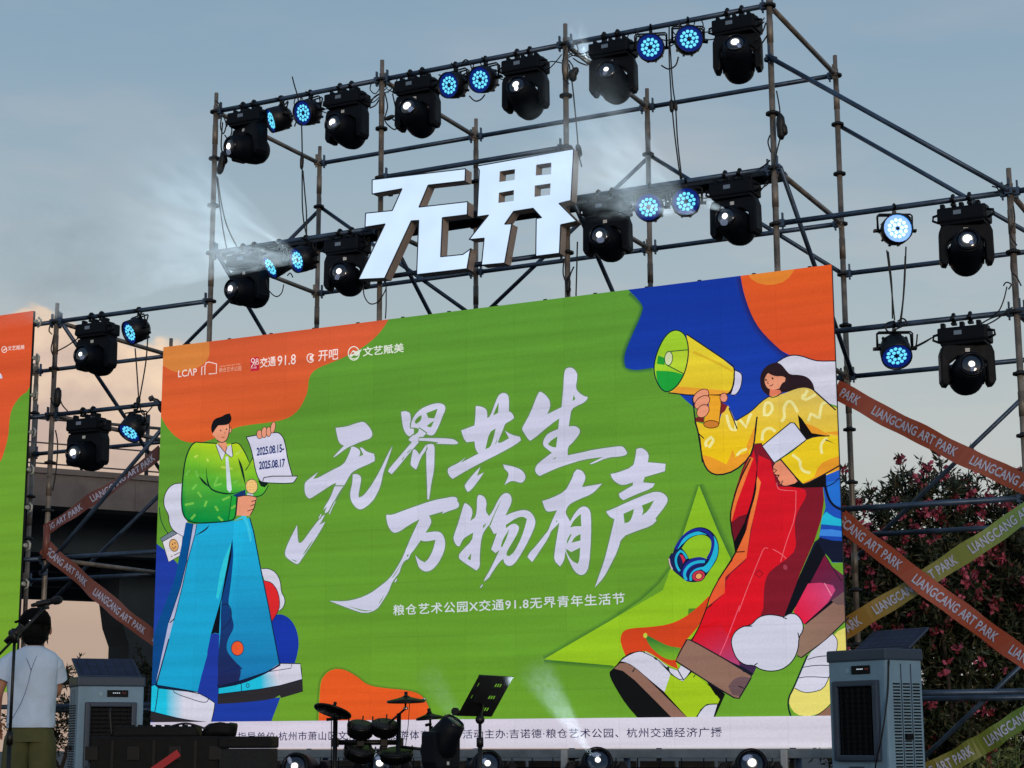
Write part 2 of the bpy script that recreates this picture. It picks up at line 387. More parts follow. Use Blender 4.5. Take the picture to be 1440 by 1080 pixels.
def make_head():
    t = thing('moving_head_light', 'x', 'stage light')
    mb = MB()     # base with its bracket, hung under the pipe (origin = pipe centre)
    mb.box((0, 0, -.155), (.40, .25, .125), bevel=.02)
    mb.box((0, -.002, -.225), (.36, .22, .03), bevel=.01)
    for x in (-.175, -.02, .115):
        mb.box((x, 0, -.072), (.035, .06, .075), bevel=.006)
    mb.box((0, 0, -.095), (.39, .07, .014))
    base = mb.build('base', BLK, t)
    mb = MB(); mb.box((-.03, -.128, -.145), (.062, .006, .034)); mb.build('menu_display', DISP, base)
    for x in (-.085, .05):
        mb = MB()
        pts = [(x, .036*math.cos(a), .036*math.sin(a)) for a in [R(-60+k*30) for k in range(11)]]
        mb.tube(pts, .014, 6); mb.box((x, 0, -.045), (.04, .05, .02)); mb.cyl((x, -.04, -.012), (x, -.075, -.012), .009, n=6)
        mb.build('hook_clamp', BLK2, t)
    for s in (-1, 1):
        mb = MB(); mb.tube([(s*.195, -.05, -.13), (s*.245, -.05, -.14), (s*.25, -.05, -.175), (s*.2, -.05, -.2)], .011, 6); mb.build('carry_handle', BLK2, t)
    yoke = bpy.data.objects.new('yoke', None)
    mb = MB()
    out = [(-.195, -.245), (-.15, -.235), (.15, -.235), (.195, -.245), (.215, -.30), (.218, -.53), (.20, -.565), (.165, -.57), (.148, -.54), (.145, -.385), (.08, -.335), (-.08, -.335), (-.145, -.385), (-.148, -.54), (-.165, -.57), (-.20, -.565), (-.218, -.53), (-.215, -.30)]
    mb.prism([(x, -.075, z) for x, z in out], (0, 1, 0), .15)
    es = [e for e in mb.bm.edges if abs(e.verts[0].co.y-e.verts[1].co.y) < 1e-5]
    bmesh.ops.bevel(mb.bm, geom=es, offset=.014, segments=2, affect='EDGES', profile=.6)
    yo = mb.build('yoke', BLK, t)
    mb = MB(); mb.box((.0, -.078, -.285), (.036, .004, .03)); mb.build('sticker', STICK, yo)
    # head: barrel along -Y, pivot at origin
    mb = MB()
    prof = [(-.235, .092), (-.232, .105), (-.15, .118), (-.06, .135), (.02, .142), (.10, .14), (.16, .122), (.195, .09), (.205, .04)]
    rings = []
    for y, r in prof:
        rings.append([(min(max(r*1.02*math.cos(a), -.136), .136), y, r*1.05*math.sin(a)) for a in [k*math.tau/24 for k in range(24)]])
    mb.loft(rings)
    for k in range(7): mb.box((.137, .02+k*.02-.06, .0), (.008, .008, .12))
    for k in range(7): mb.box((-.137, .02+k*.02-.06, .0), (.008, .008, .12))
    mb.cyl((-.15, 0, 0), (.15, 0, 0), .05, n=14)
    hd = mb.build('head', BLK, t, (0, 0, -.47))
    mb = MB(); mb.rev([(-.226, .102), (-.25, .095), (-.252, .088), (-.236, .082)]); mb.build('lens_rim', LENSRIM, hd)
    mb = MB(); mb.ell((0, -.232, 0), (.083, .018, .083), seg=20); mb.build('lens', LENS, hd)
    mb = MB(); mb.ell((0, -.246, 0), (.05, .008, .05), seg=20); mb.build('lamp', LAMPW, hd)
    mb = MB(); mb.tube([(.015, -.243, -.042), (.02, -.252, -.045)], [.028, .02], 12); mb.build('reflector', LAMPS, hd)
    return t, hd
head0, _ = make_head()
hrand = random.Random(5)
def set_head(t, label, loc, pan, tilt, floor=False, scale=1, rz=0):
    t['label'] = label; t.location = loc; t.scale = (scale,)*3
    t.rotation_euler = (0, math.pi if floor else 0, rz)
    for c in t.children:
        if c.name.startswith('head'):
            c.rotation_euler = (R(-tilt), 0, 0); k = hrand.uniform(.62, 1.1)*(.75 if floor else 1)
            for g in c.children:
                if g.name.startswith('lamp'): g.scale = (k, 1, k)
                if g.name.startswith('reflector'): g.scale = (hrand.uniform(.7, 1.5), 1, hrand.uniform(.7, 1.4)); g.rotation_euler = (0, hrand.uniform(-.6, .6), 0)
        if c.name.startswith('yoke') or c.name.startswith('head'):
            p = R(pan)
            c.rotation_euler = (c.rotation_euler[0], 0, p)
heads = []
GH = 'moving head lights on the scaffold'
def hang(px, py, label, pan, tilt, i=None, Y=0.0, dz=None):
    p = at(px, py, Y)
    t = head0 if not heads else copy_tree(head0)
    set_head(t, label, (p.x, Y, p.z), pan, tilt); t['group'] = GH; t['category'] = 'stage light'
    heads.append(t); return t
def lz(px, k):   # pixel on the front ledger of ring row k
    z = ZT-.5*k; lo, hi = -200, 1200
    for _ in range(50):
        m = (lo+hi)/2
        if at(px, m, 0).z > z: lo = m
        else: hi = m
    return lo
rows = [(352, 0, 'leftmost black moving head on the top pipe, beside the corner post', -20, -6),
        (489, 0, 'black moving head just right of the leftmost top pair of blue lights', -3, 5),
        (588, 0, 'black moving head just right of the second post on the top pipe', 5, 12),
        (739, 0, 'black moving head on the top pipe straight above the big white letters', 4, 16),
        (862, 0, 'black moving head just right of the third post on the top pipe', 8, 12),
        (1036, 0, 'rightmost black moving head on the top pipe, beside the tallest corner post', 14, 22),
        (352, 3, 'leftmost black moving head on the second lift, wrapped in pale smoke', -12, -2),
        (489, 3, 'black moving head on the second lift just left of the first white letter', 14, 4),
        (854, 3, 'black moving head on the second lift just right of the second white letter', 6, 4),
        (1033, 3, 'black moving head on the second lift at the right corner post, short bright beam', -2, 6),
        (1355, 4, 'black moving head on the upper pipe of the right wing', 16, 14),
        (1356, 6, 'black moving head on the lower pipe of the right wing, bright silver lens', 22, 8),
        (138, 4, 'black moving head on the upper pipe of the left wing', 0, 4),
        (126, 6, 'black moving head on the lower pipe of the left wing', 4, 0)]
for px, k, lab, pan, tilt in rows:
    hang(px, lz(px, k), lab, pan, tilt)
# floor units: the same lamp standing on its base
def stand(px, py, Y, label, pan, tilt, scale=1.15):
    p = at(px, py, Y)
    t = copy_tree(head0); set_head(t, label, (p.x, Y, STZ-.034*scale), pan, tilt, True, scale)
    for c in list(t.children):
        if c.name.startswith('hook_clamp'): bpy.data.objects.remove(c)
    t['group'] = 'moving head lights standing on the stage floor'; heads.append(t); return t
stand(425, 1072, -.75, 'moving head standing under the left part of the screen, left of the drums', -20, -14)
stand(538, 1072, -.75, 'moving head standing under the screen behind the drums, pale beam rising', -26, -20)
stand(684, 1072, -.75, 'moving head standing under the screen beside the music stand pole', -30, -20)
stand(838, 1072, -.75, 'moving head on the floor under the screen, strongest beam rising left', -28, -26)
stand(1054, 1072, -.75, 'moving head standing under the right part of the screen, beside the white bracket', -24, -22)

# ================================================================== LED par lights
PARB = mat('par_shell', (14, 15, 22), .45, .3, noise=.2, nscale=20)
PARF = mat('par_face', (8, 12, 40), .6, emit=(20, 48, 150), estr=.5, spec=.05)
LED = mat('led_cyan', (60, 110, 128), .3, emit=(104, 218, 248), estr=1.15)
LEDH = mat('led_hot', (110, 125, 128), .3, emit=(214, 252, 250), estr=1.6)
PARFH = mat('par_face_hot', (40, 120, 220), .3, emit=(30, 140, 226), estr=1.0)
def make_par():
    t = thing('par_light', 'x', 'stage light')
    mb = MB()
    mb.tube([(.0, .03*math.cos(a), .03*math.sin(a)) for a in [R(-50+k*30) for k in range(10)]], .011, 6)
    mb.box((0, 0, -.045), (.03, .035, .03)); mb.cyl((0, -.03, -.01), (0, -.07, .0), .007, n=6)
    mb.build('hook_clamp', BLK2, t)
    mb = MB()
    for y in (-.018, .03):
        w = .145 if y < 0 else .138
        mb.tube([(-w, 0, -.20), (-w, y, -.075), (-w+.015, y, -.062), (w-.015, y, -.062), (w, y, -.075), (w, 0, -.20)], .008, 6)
    for s in (-1, 1): mb.cyl((s*.125, 0, -.2), (s*.175, 0, -.2), .016, n=8); mb.box((s*.172, 0, -.2), (.012, .05, .02))
    mb.build('bracket', BLK2, t)
    mb = MB()
    mb.tube([(0, -.10, 0), (0, -.095, 0), (0, -.02, 0), (0, .05, 0), (0, .10, 0), (0, .105, 0)], [.122, .128, .128, .115, .07, .05], 20)
    for k in range(10):
        a = k*math.tau/10; mb.box((.115*math.cos(a), .03, .115*math.sin(a)), (.02, .07, .02), rot=Matrix.Rotation(-a, 3, 'Y'))
    mb.rev([(-.092, .127), (-.125, .127), (-.125, .118), (-.095, .117)])
    b = mb.build('shell', PARB, t, (0, 0, -.2))
    mb = MB(); mb.tube([(0, -.098, 0), (0, -.104, 0)], [.118, .117], 24); mb.build('face_plate', PARF, b)
    mb = MB()
    for n_, r in ((6, .036), (12, .070)):
        for k in range(n_):
            a = k*math.tau/n_+.2; mb.ell((r*math.cos(a), -.106, r*math.sin(a)), (.0155, .007, .0155), seg=8, rings=5)
    mb.build('led_array', LED, b)
    mb = MB(); mb.ell((0, -.106, 0), (.016, .008, .016), seg=8, rings=5); mb.build('centre_cap', PARB, b)
    return t
par0 = make_par(); pars = []
def par(px, k, label, pan, tilt, hot=False):
    z = lz(px, k); p = at(px, z, 0)
    t = par0 if not pars else copy_tree(par0)
    t['label'] = label; t['group'] = 'blue LED par lights on the scaffold'; t.location = p; t.rotation_euler = (0, 0, R(pan))
    for c in t.children:
        if c.name.startswith('shell'):
            c.rotation_euler = (R(tilt), 0, 0)
            if hot:
                for g in c.children:
                    if g.name.startswith('led'):
                        g.data = g.data.copy(); g.data.materials[0] = LEDH
                    if g.name.startswith('face'): g.data = g.data.copy(); g.data.materials[0] = PARFH
    pars.append(t)
for a in [(396, 0, 'blue par light on the top pipe right of the leftmost moving head, turned left', -40, 22),
          (437, 0, 'blue par light on the top pipe left of the second moving head', -12, 18),
          (641, 0, 'blue par light on the top pipe right of the third moving head', -10, 16),
          (683, 0, 'blue par light on the top pipe left of the moving head above the letters', -4, 18),
          (915, 0, 'blue par light on the top pipe, left one of the pair by the hanging cables', 18, 14),
          (967, 0, 'blue par light on the top pipe left of the rightmost moving head', 27, 8),
          (393, 3, 'blue par light at the tip of the smoky beam, turned left and down', -34, 34),
          (431, 3, 'blue par light on the second lift at the left post, glowing cyan in smoke', -24, 20),
          (914, 3, 'blue par light right of the big letters, in front of the rear post', 14, 10),
          (964, 3, 'blue par light in streaked smoke beside the corner moving head', 22, 8),
          (1257, 6, 'par light on the lower pipe of the right wing, tipped down', 24, 46),
          (196, 4, 'par light on the upper pipe of the left wing beside the screen corner', -24, 26),
          (191, 6, 'par light on the lower pipe of the left wing, tipped down', -10, 50)]:
    par(*a)
par(1257, 4, 'brightest par light, glowing white blue on the upper pipe of the right wing', 28, 4, hot=True)
# ================================================================== the picture on a LED wall
YS = -.30
ZR = {'R1': (395, 585, 9), 'R2': (395, 685, 9), 'R3': (530, 555, 7.2), 'R4': (620, 540, 7.2), 'R5': (725, 510, 6.75), 'R6': (460, 690, 6),
      'R7': (630, 680, 6.75), 'R8': (735, 655, 6), 'C1': (225, 575, 6), 'C2': (325, 575, 7.2), 'C3': (205, 725, 5.1429), 'C4': (300, 780, 4.907),
      'C5': (200, 900, 6), 'C6': (910, 450, 5.4), 'C7': (1050, 490, 5.143), 'C8': (1010, 620, 4.5), 'H1': (930, 730, 10.8), 'H2': (940, 780, 6),
      'H3': (850, 880, 7.717), 'H4': (1010, 800, 5.14), 'L1': (240, 470, 8), 'L2': (410, 470, 8), 'A5': (840, 440, 3), 'A6': (840, 740, 3.375),
      'B1': (200, 560, 2.25), 'T': (490, 200, 4), 'P': (0, 0, 1), 'LL': (0, 400, 5.684), 'CAP': (545, 820, 4.235)}
def px(reg, s):
    """'x,y x,y |REG x,y ...' traced points to photo pixels"""
    out = []
    for tok in s.split():
        if tok[0] == '|': reg = tok[1:]; continue
        x, y = tok.split(','); a = ZR[reg]; out.append((a[0]+float(x)/a[2], a[1]+float(y)/a[2]))
    return out
def smooth(P, it=2, ang=48, closed=True):
    for _ in range(it):
        o = []; N = len(P)
        for i in range(N):
            if not closed and i in (0, N-1): o.append(P[i]); continue
            a, b, c = Vector(P[i-1]), Vector(P[i]), Vector(P[(i+1) % N])
            d1, d2 = b-a, c-b
            if d1.length < 1e-6 or d2.length < 1e-6: continue
            t = math.degrees(d1.angle(d2)) if d1.length and d2.length else 0
            if t > ang: o.append(tuple(b)); continue
            k = .25
            o.append(tuple(b-d1*k)); o.append(tuple(b+d2*k))
        P = o
    return P
class Art:
    def __init__(s, clip=None): s.V = []; s.F = []; s.C = []; s.n = 0; s.clip = clip; s.edge = None
    def add(s, pts, cols, faces=None, same=False):
        if not same: s.n += 1
        b = len(s.V)
        for (x, y), c in zip(pts, cols): s.V.append((x, y, s.n)); s.C.append(c)
        for f in (faces or [list(range(len(pts)))]): s.F.append([b+i for i in f])
    def cut(s, P):
        # keep the drawing inside the panel
        for n_, d in s.clip or []:
            o = []
            for i in range(len(P)):
                a, b = P[i-1], P[i]
                da, db = n_[0]*a[0]+n_[1]*a[1]-d, n_[0]*b[0]+n_[1]*b[1]-d
                if (da < 0) != (db < 0):
                    t = da/(da-db); o.append((a[0]+(b[0]-a[0])*t, a[1]+(b[1]-a[1])*t))
                if db >= 0: o.append(b)
            P = o
            if len(P) < 3: return []
        return P
    def poly(s, reg, pts, c, c2=None, g=None, sm=2, ang=48, raw=False):
        P = pts if raw else px(reg, pts)
        if sm: P = smooth(P, sm, ang)
        if s.edge: P = [(x+16, y) if -3 < s.edge[0][0]*x+s.edge[0][1]*y-s.edge[1] < 8 else (x, y) for x, y in P]
        P = s.cut(P)
        if len(P) < 3: return
        if c2 is None: cols = [c]*len(P)
        else:
            (x0, y0), (x1, y1) = [px(reg, q)[0] for q in g.split()] if isinstance(g, str) else g
            L = (x1-x0)**2+(y1-y0)**2; cols = []
            for x, y in P:
                t = min(1.25, max(-.25, ((x-x0)*(x1-x0)+(y-y0)*(y1-y0))/L)); cols.append(tuple(max(0, min(255, a+(b-a)*t)) for a, b in zip(c, c2)))
        s.add(P, cols)
    def line(s, reg, pts, w, c, closed=False, sm=2, taper=False, raw=False, ang=80):
        P = pts if raw else px(reg, pts)
        if sm: P = smooth(P, sm, ang, closed)
        N = len(P); L = []; Rr = []
        for i in range(N):
            a = Vector(P[i-1] if (closed or i > 0) else P[i]); b = Vector(P[(i+1) % N] if (closed or i < N-1) else P[i])
            t = (b-a)
            t = t.normalized() if t.length > 1e-9 else Vector((1, 0))
            k = w/2
            if taper: k *= min(1, .15+1.9*(1-abs(2*i/(N-1)-1))) if taper == 2 else (1-.9*i/(N-1))
            n_ = Vector((-t.y, t.x))*k; p = Vector(P[i]); L.append(tuple(p+n_)); Rr.append(tuple(p-n_))
        fs = [[i, i+1, N+i+1, N+i] for i in range(N-1)]
        if closed: fs.append([N-1, 0, N, 2*N-1])
        s.add(L+Rr, [c]*(2*N), fs)
    def glow(s, reg, pts, w, c0, c1, side=1, closed=False, sm=2, raw=False):
        P = pts if raw else px(reg, pts)
        P = smooth(P, sm, 80, closed); N = len(P); O = []
        for i in range(N):
            a = Vector(P[max(i-1, 0)]); b = Vector(P[min(i+1, N-1)]); t = (b-a).normalized()
            O.append(tuple(Vector(P[i])+Vector((-t.y, t.x))*w*side))
        s.add(list(P)+O, [c0]*N+[c1]*N, [[i, i+1, N+i+1, N+i] for i in range(N-1)])
    def disc(s, reg, c, rx, ry, colr, rot=0, n=20):
        a = ZR[reg]; cx, cy = a[0]+c[0]/a[2], a[1]+c[1]/a[2]; rx /= a[2]; ry /= a[2]; cr, sr = math.cos(R(rot)), math.sin(R(rot))
        P = [(cx+rx*math.cos(k*math.tau/n)*cr-ry*math.sin(k*math.tau/n)*sr, cy+rx*math.cos(k*math.tau/n)*sr+ry*math.sin(k*math.tau/n)*cr) for k in range(n)]
        s.add(P, [colr]*n)
        return P
    def ring(s, reg, c, rx, ry, w, colr, rot=0, a0=0, a1=360):
        a = ZR[reg]; cr, sr = math.cos(R(rot)), math.sin(R(rot)); P = []
        for k in range(25):
            t = R(a0+(a1-a0)*k/24); x, y = rx*math.cos(t), ry*math.sin(t)
            P.append((a[0]+(c[0]+x*cr-y*sr)/a[2], a[1]+(c[1]+x*sr+y*cr)/a[2]))
        s.line(reg, P, w, colr, raw=True, sm=0)
    def text(s, reg, body, p0, p1, h, c, bold=0, sp=1.0):
        (x0, y0), (x1, y1) = px(reg, p0)[0], px(reg, p1)[0]; h = h/ZR[reg][2]
        vs, fs, asp = text2d(body, bold, sp)
        # straight on the panel: lay it along the panel's own axes
        A, B = at(x0, y0, YS), at(x1, y1, YS); H = at(x0, y0-h, YS).z-A.z
        d = Vector((B.x-A.x, B.z-A.z)); u = d.normalized(); v = Vector((-u.y, u.x))
        P = []
        for a, b in vs:
            q = Vector((A.x, A.z))+d*a+v*(b*H); P.append(('w', q.x, q.y))
        s.n += 1; b0 = len(s.V)
        for q in P: s.V.append((q, None, s.n)); s.C.append(c)
        for f in fs: s.F.append([b0+i for i in f])
    def build(s, name, parent, loc, material, step=.00004):
        vs = []
        for a, b, n_ in s.V:
            if b is None: w = Vector((a[1], YS, a[2]))
            else: w = at(a, b, YS-.004-n_*step)
            w.y = YS-.004-n_*step; vs.append(w-loc)
        me = bpy.data.meshes.new(name); me.from_pydata([tuple(v) for v in vs], [], s.F)
        ca = me.color_attributes.new('led', 'FLOAT_COLOR', 'POINT')
        for i, c in enumerate(s.C): ca.data[i].color = (*srgb(c), 1)
        me.materials.append(material); me.update()
        o = bpy.data.objects.new(name, me); col.objects.link(o); o.parent = parent
        return o
def led_material():
    m = bpy.data.materials.new('led_picture'); m.use_nodes = True; n, l = nodes(m.node_tree); p = n['Principled BSDF']
    at_ = n.new('ShaderNodeAttribute'); at_.attribute_name = 'led'
    tc = n.new('ShaderNodeTexCoord'); sep = n.new('ShaderNodeSeparateXYZ'); l.new(tc.outputs['Object'], sep.inputs[0])
    # scan banding that the camera caught, uneven modules and the cabinet grid
    mp = n.new('ShaderNodeMapping'); mp.inputs['Scale'].default_value = (.25, 1, 6.5); l.new(tc.outputs['Object'], mp.inputs[0])
    nz = n.new('ShaderNodeTexNoise'); nz.inputs['Scale'].default_value = 1.6; nz.inputs['Detail'].default_value = 4; l.new(mp.outputs[0], nz.inputs[0])
    r1 = n.new('ShaderNodeMapRange'); r1.inputs[1].default_value = .3; r1.inputs[2].default_value = .7; r1.inputs[3].default_value = .89; r1.inputs[4].default_value = 1.1; l.new(nz.outputs[0], r1.inputs[0])
    n2 = n.new('ShaderNodeTexNoise'); n2.inputs['Scale'].default_value = 55; n2.inputs['Detail'].default_value = 2; l.new(tc.outputs['Object'], n2.inputs[0])
    r2 = n.new('ShaderNodeMapRange'); r2.inputs[1].default_value = .3; r2.inputs[2].default_value = .7; r2.inputs[3].default_value = .95; r2.inputs[4].default_value = 1.04; l.new(n2.outputs[0], r2.inputs[0])
    mu = n.new('ShaderNodeMath'); mu.operation = 'MULTIPLY'; l.new(r1.outputs[0], mu.inputs[0]); l.new(r2.outputs[0], mu.inputs[1])
    def seam(outp, period, width, low):
        f = n.new('ShaderNodeMath'); f.operation = 'PINGPONG'; f.inputs[1].default_value = period/2; l.new(outp, f.inputs[0])
        g = n.new('ShaderNodeMapRange'); g.inputs[1].default_value = 0; g.inputs[2].default_value = width; g.inputs[3].default_value = low; g.inputs[4].default_value = 1; l.new(f.outputs[0], g.inputs[0])
        return g.outputs[0]
    prev = mu.outputs[0]
    for outp, per in ((sep.outputs[0], .4908), (sep.outputs[2], .49)):
        k = n.new('ShaderNodeMath'); k.operation = 'MULTIPLY'; l.new(prev, k.inputs[0]); l.new(seam(outp, per, .005, .89), k.inputs[1]); prev = k.outputs[0]
    # each cabinet is calibrated a touch differently
    fl = n.new('ShaderNodeVectorMath'); fl.operation = 'SNAP'; fl.inputs[1].default_value = (.4908, 10, .49); of = n.new('ShaderNodeVectorMath'); of.inputs[1].default_value = (20*.4908, 0, 20*.49); l.new(tc.outputs['Object'], of.inputs[0]); l.new(of.outputs[0], fl.inputs[0])
    wn = n.new('ShaderNodeTexWhiteNoise'); l.new(fl.outputs[0], wn.inputs['Vector']); r3 = n.new('ShaderNodeMapRange'); r3.inputs[3].default_value = .965; r3.inputs[4].default_value = 1.03; l.new(wn.outputs['Value'], r3.inputs[0])
    k = n.new('ShaderNodeMath'); k.operation = 'MULTIPLY'; l.new(prev, k.inputs[0]); l.new(r3.outputs[0], k.inputs[1]); prev = k.outputs[0]
    v = n.new('ShaderNodeVectorMath'); v.operation = 'SCALE'; l.new(at_.outputs['Color'], v.inputs[0]); l.new(prev, v.inputs['Scale'])
    l.new(v.outputs[0], p.inputs['Emission Color']); p.inputs['Emission Strength'].default_value = 1.0
    p.inputs['Base Color'].default_value = (.004, .004, .004, 1); p.inputs['Roughness'].default_value = .8; p.inputs['Specular IOR Level'].default_value = .05
    return m
LEDM = led_material()
BK = (22, 26, 38); WH = (200, 201, 224); GR = (96, 150, 48)
xl, xr, zt, zb = -.3346, 6.5375, ZT-2.5017, ZT-6.4219
def pix(P):
    d = Vector(P)-CAM; z = d.dot(FWD); return (720+F_PX*d.dot(RIGHT)/z, 540-F_PX*d.dot(UP)/z)
c4 = [pix((xl, YS, zt)), pix((xr, YS, zt)), pix((xr, YS, zb)), pix((xl, YS, zb))]
def halfplanes(q):
    out = []; cx = sum(p[0] for p in q)/len(q); cy = sum(p[1] for p in q)/len(q)
    for a, b in zip(q, q[1:]+q[:1]):
        n_ = (-(b[1]-a[1]), b[0]-a[0]); d = n_[0]*a[0]+n_[1]*a[1]
        if n_[0]*cx+n_[1]*cy-d < 0: n_ = (-n_[0], -n_[1]); d = -d
        out.append((n_, d))
    return out
A = Art([((a[0]/math.hypot(*a), a[1]/math.hypot(*a)), d/math.hypot(*a)) for a, d in halfplanes(c4)])
A.edge = A.clip[1]
def quadpx(x0, z0, x1, z1, c0, c1):      # panel-space rectangle with top and bottom colour
    q = [pix((x0, YS, z1)), pix((x1, YS, z1)), pix((x1, YS, z0)), pix((x0, YS, z0))]
    A.add(q, [c0, c0, c1, c1])
mid = (zt+zb)/2
A.add([c4[0], c4[1], pix((xr, YS, mid)), pix((xl, YS, mid))], [(86, 143, 50), (92, 150, 52), (100, 154, 46), (94, 148, 46)])
A.add([pix((xl, YS, mid)), pix((xr, YS, mid)), c4[2], c4[3]], [(94, 148, 46), (100, 154, 46), (104, 158, 44), (110, 160, 42)], same=True)
DG = (62, 112, 42)
# --- orange field top left
s_ = '225,480 547,448 542,457 530,473 510,489 487,501 466,510 443,519 434,531 433,550 428,562 422,574 412,584 400,590 380,594 345,598 328,602 298,619 275,623 257,621 242,610 230,594 220,570'
A.glow('P', '230,594 242,610 257,621 275,623 298,619 328,602 345,598 380,594 400,590 412,584 422,574 428,562 433,550 434,531 443,519 466,510 487,501 510,489 530,473 542,457 543,453', 5, DG, (92, 146, 48), -1)
A.poly('P', s_, (206, 88, 52), (214, 92, 42), '300,480 300,620')
A.poly('P', '225,480 294,479 295,497 292,506 284,514 266,522 251,524 240,521 231,515 222,512', (212, 128, 62), sm=1)
# --- blue field, right
A.glow('P', '886,411 903,427 905,437 885,480 877,503 880,517 893,520 917,517', 6, (40, 92, 60), (92, 148, 52), 1)
A.poly('P', '879,404 884,408 903,427 905,437 885,480 877,503 880,517 893,521 917,517 960,560 1000,592 1035,594 1080,590 1200,560 1200,360 880,390', (18, 52, 152), (24, 62, 168), '1000,400 1000,590')
A.glow('P', '1041,390 1046,415 1062,456 1086,482 1107,500 1125,507', 9, (34, 34, 100), (20, 56, 156), 1)
A.poly('P', '1040,380 1046,415 1062,456 1086,482 1107,500 1180,520 1180,360', (216, 86, 38), (212, 78, 40), '1100,400 1100,500')
A.poly('P', '1047,380 1060,397 1083,402 1107,395 1119,376 1080,370', (220, 128, 48), sm=1)
# --- lime star
A.glow('P', '862,936 765,928', 7, (56, 108, 44), (104, 158, 44), -1)
A.glow('P', '765,927 932,830 963,745 983,682', 6, (66, 116, 44), (98, 152, 46), -1)
A.poly('P', '983,682 1009,746 1035,800 1060,880 1030,960 960,962 862,936 765,927 932,830 963,745', (134, 186, 38), (146, 192, 34), '980,700 900,940', sm=0)
A.glow('P', '983,682 1009,746 1033,797', 9, (60, 108, 46), (98, 152, 46), -1)
# --- red orange splash behind the trainer
A.poly('H2', '170,455 250,452 215,490 165,505', (74, 128, 40), sm=0)
A.poly('H3', '230,330 175,190 175,110 210,50 300,25 480,15 |H2 0,590 120,540 230,460 345,345 325,450 260,600 160,710 |H3 890,150 770,370 800,470 680,420 540,320 420,260', (206, 66, 30), sm=1)
A.poly('H3', '430,85 480,110 600,175 700,222 830,240 770,372 690,368 600,322 500,232 455,150', (62, 126, 48), (110, 168, 40), '600,180 600,330', sm=1)
A.disc('H3', (444, 105), 22, 28, (190, 206, 70))
# --- orange bump bottom
A.glow('P', '447,1014 449,963 453,952 463,942 475,940 488,943 503,952 517,964 542,968 567,970 587,974 598,983 604,997 606,1013', 4, (84, 118, 40), (106, 158, 44), -1)
A.poly('P', '448,1016 450,963 454,952 463,943 475,940 488,943 503,952 517,964 542,968 567,970 587,974 598,983 604,997 606,1016', (226, 88, 34), sm=2)

# ============================== the boy with the scroll
BL = (28, 54, 152)
A.poly('C3', '70,195 80,205 150,260 240,360 250,500 240,800 150,900 30,1000 40,800', BL, (30, 66, 160), '100,250 100,900', sm=0)
A.poly('C5', '40,690 40,640 600,600 640,300 635,0 560,0 500,250 470,440 600,690 300,720', (26, 56, 156), sm=0)
A.poly('C5', '565,-60 652,-100 652,380 652,530 1165,485 1085,697 570,697 480,440 500,300', (28, 58, 158), sm=0)
A.poly('C4', '380,440 450,405 520,430 570,500 592,600 580,690 558,760 440,760', (22, 52, 160))
A.poly('C4', '325,100 380,94 430,120 462,175 472,260 490,290 496,330 480,370 455,388 400,300', (206, 206, 222)); A.line('C4', '335,97 380,94 430,120 462,175 470,262 490,290 496,330 480,370 456,387', 1.1, (30, 50, 50), sm=1)
A.poly('C4', '345,175 400,190 440,240 458,310 455,380 400,465 360,300', (216, 40, 44)); A.line('C4', '352,180 400,190 440,240 458,310 455,380 405,460', 1, (40, 30, 60), sm=1)
A.poly('C1', '190,625 120,630 65,670 30,750 35,830 75,895 75,960 110,1030 210,1085 250,1000 190,850', (204, 204, 224)); A.line('C1', '180,627 120,630 65,670 30,750 35,830 75,895 75,960 110,1030 200,1080', 1.1, BK)
A.line('C3', '98,-60 104,20 130,85 168,140', 1.2, (20, 60, 50))
A.poly('C3', '120,190 225,128 268,150 262,210 245,292 165,335', (212, 208, 218), sm=0); A.poly('C3', '104,165 192,110 228,128 120,190', (108, 122, 136), sm=0)
A.line('C3', '104,165 192,110 228,128 268,150 262,210 245,292 165,335 120,190', .9, BK, closed=True, sm=0); A.line('C3', '120,190 226,130', .9, BK, sm=0)
A.disc('C3', (203, 215), 34, 47, (40, 32, 36), -12); A.disc('C3', (203, 215), 30, 42, (214, 160, 98), -12)
for q in ((193, 208), (211, 200)): A.disc('C3', q, 4, 7, (60, 40, 30), n=8)
A.line('C3', '190,230 204,240 217,222', .9, (70, 45, 30)); A.line('C3', '182,297 193,292', 1, BK, sm=0); A.line('C3', '203,288 246,266', 1, BK, sm=0)
TE = (26, 160, 206)
# far leg
A.poly('C3', '560,60 700,60 660,420 545,860 475,860 540,500', TE, sm=0)
A.poly('C5', '630,370 835,325 1165,185 1168,215 1060,280 835,385 640,420', (16, 28, 60), sm=0)
A.poly('C5', '110,360 300,390 470,430 470,455 300,435 110,405', (16, 28, 58), sm=0)
A.poly('B1', '270,395 340,378 352,420 372,525 400,660 436,850 430,857 380,872 300,900 240,916 243,760 262,560 280,440', (28, 164, 210), (24, 116, 172), '330,640 350,880', sm=0)
A.poly('C3', '632,40 720,-10 745,60 770,160 755,200 725,60 700,20', (56, 190, 222), sm=1)
A.poly('C3', '625,160 634,250 630,350 612,520 594,640 618,690 622,735 638,790 630,830 600,880 582,940 590,990 640,1050 700,1110 |C5 810,205 838,262 815,350 640,395 632,200 |C3 545,830 540,700 565,480 600,300', (8, 72, 140), (28, 42, 92), '600,300 560,1100', sm=2)
A.line('C3', '545,645 590,640 615,665 622,735 590,790 540,832', 1.2, (24, 34, 70))
A.disc('C5', (803, 70), 55, 65, (30, 40, 80)); A.disc('C5', (803, 70), 49, 58, (232, 88, 44))
A.line('B1', '340,378 352,420 372,525 400,660 436,850', 1.6, (14, 40, 72), sm=0)
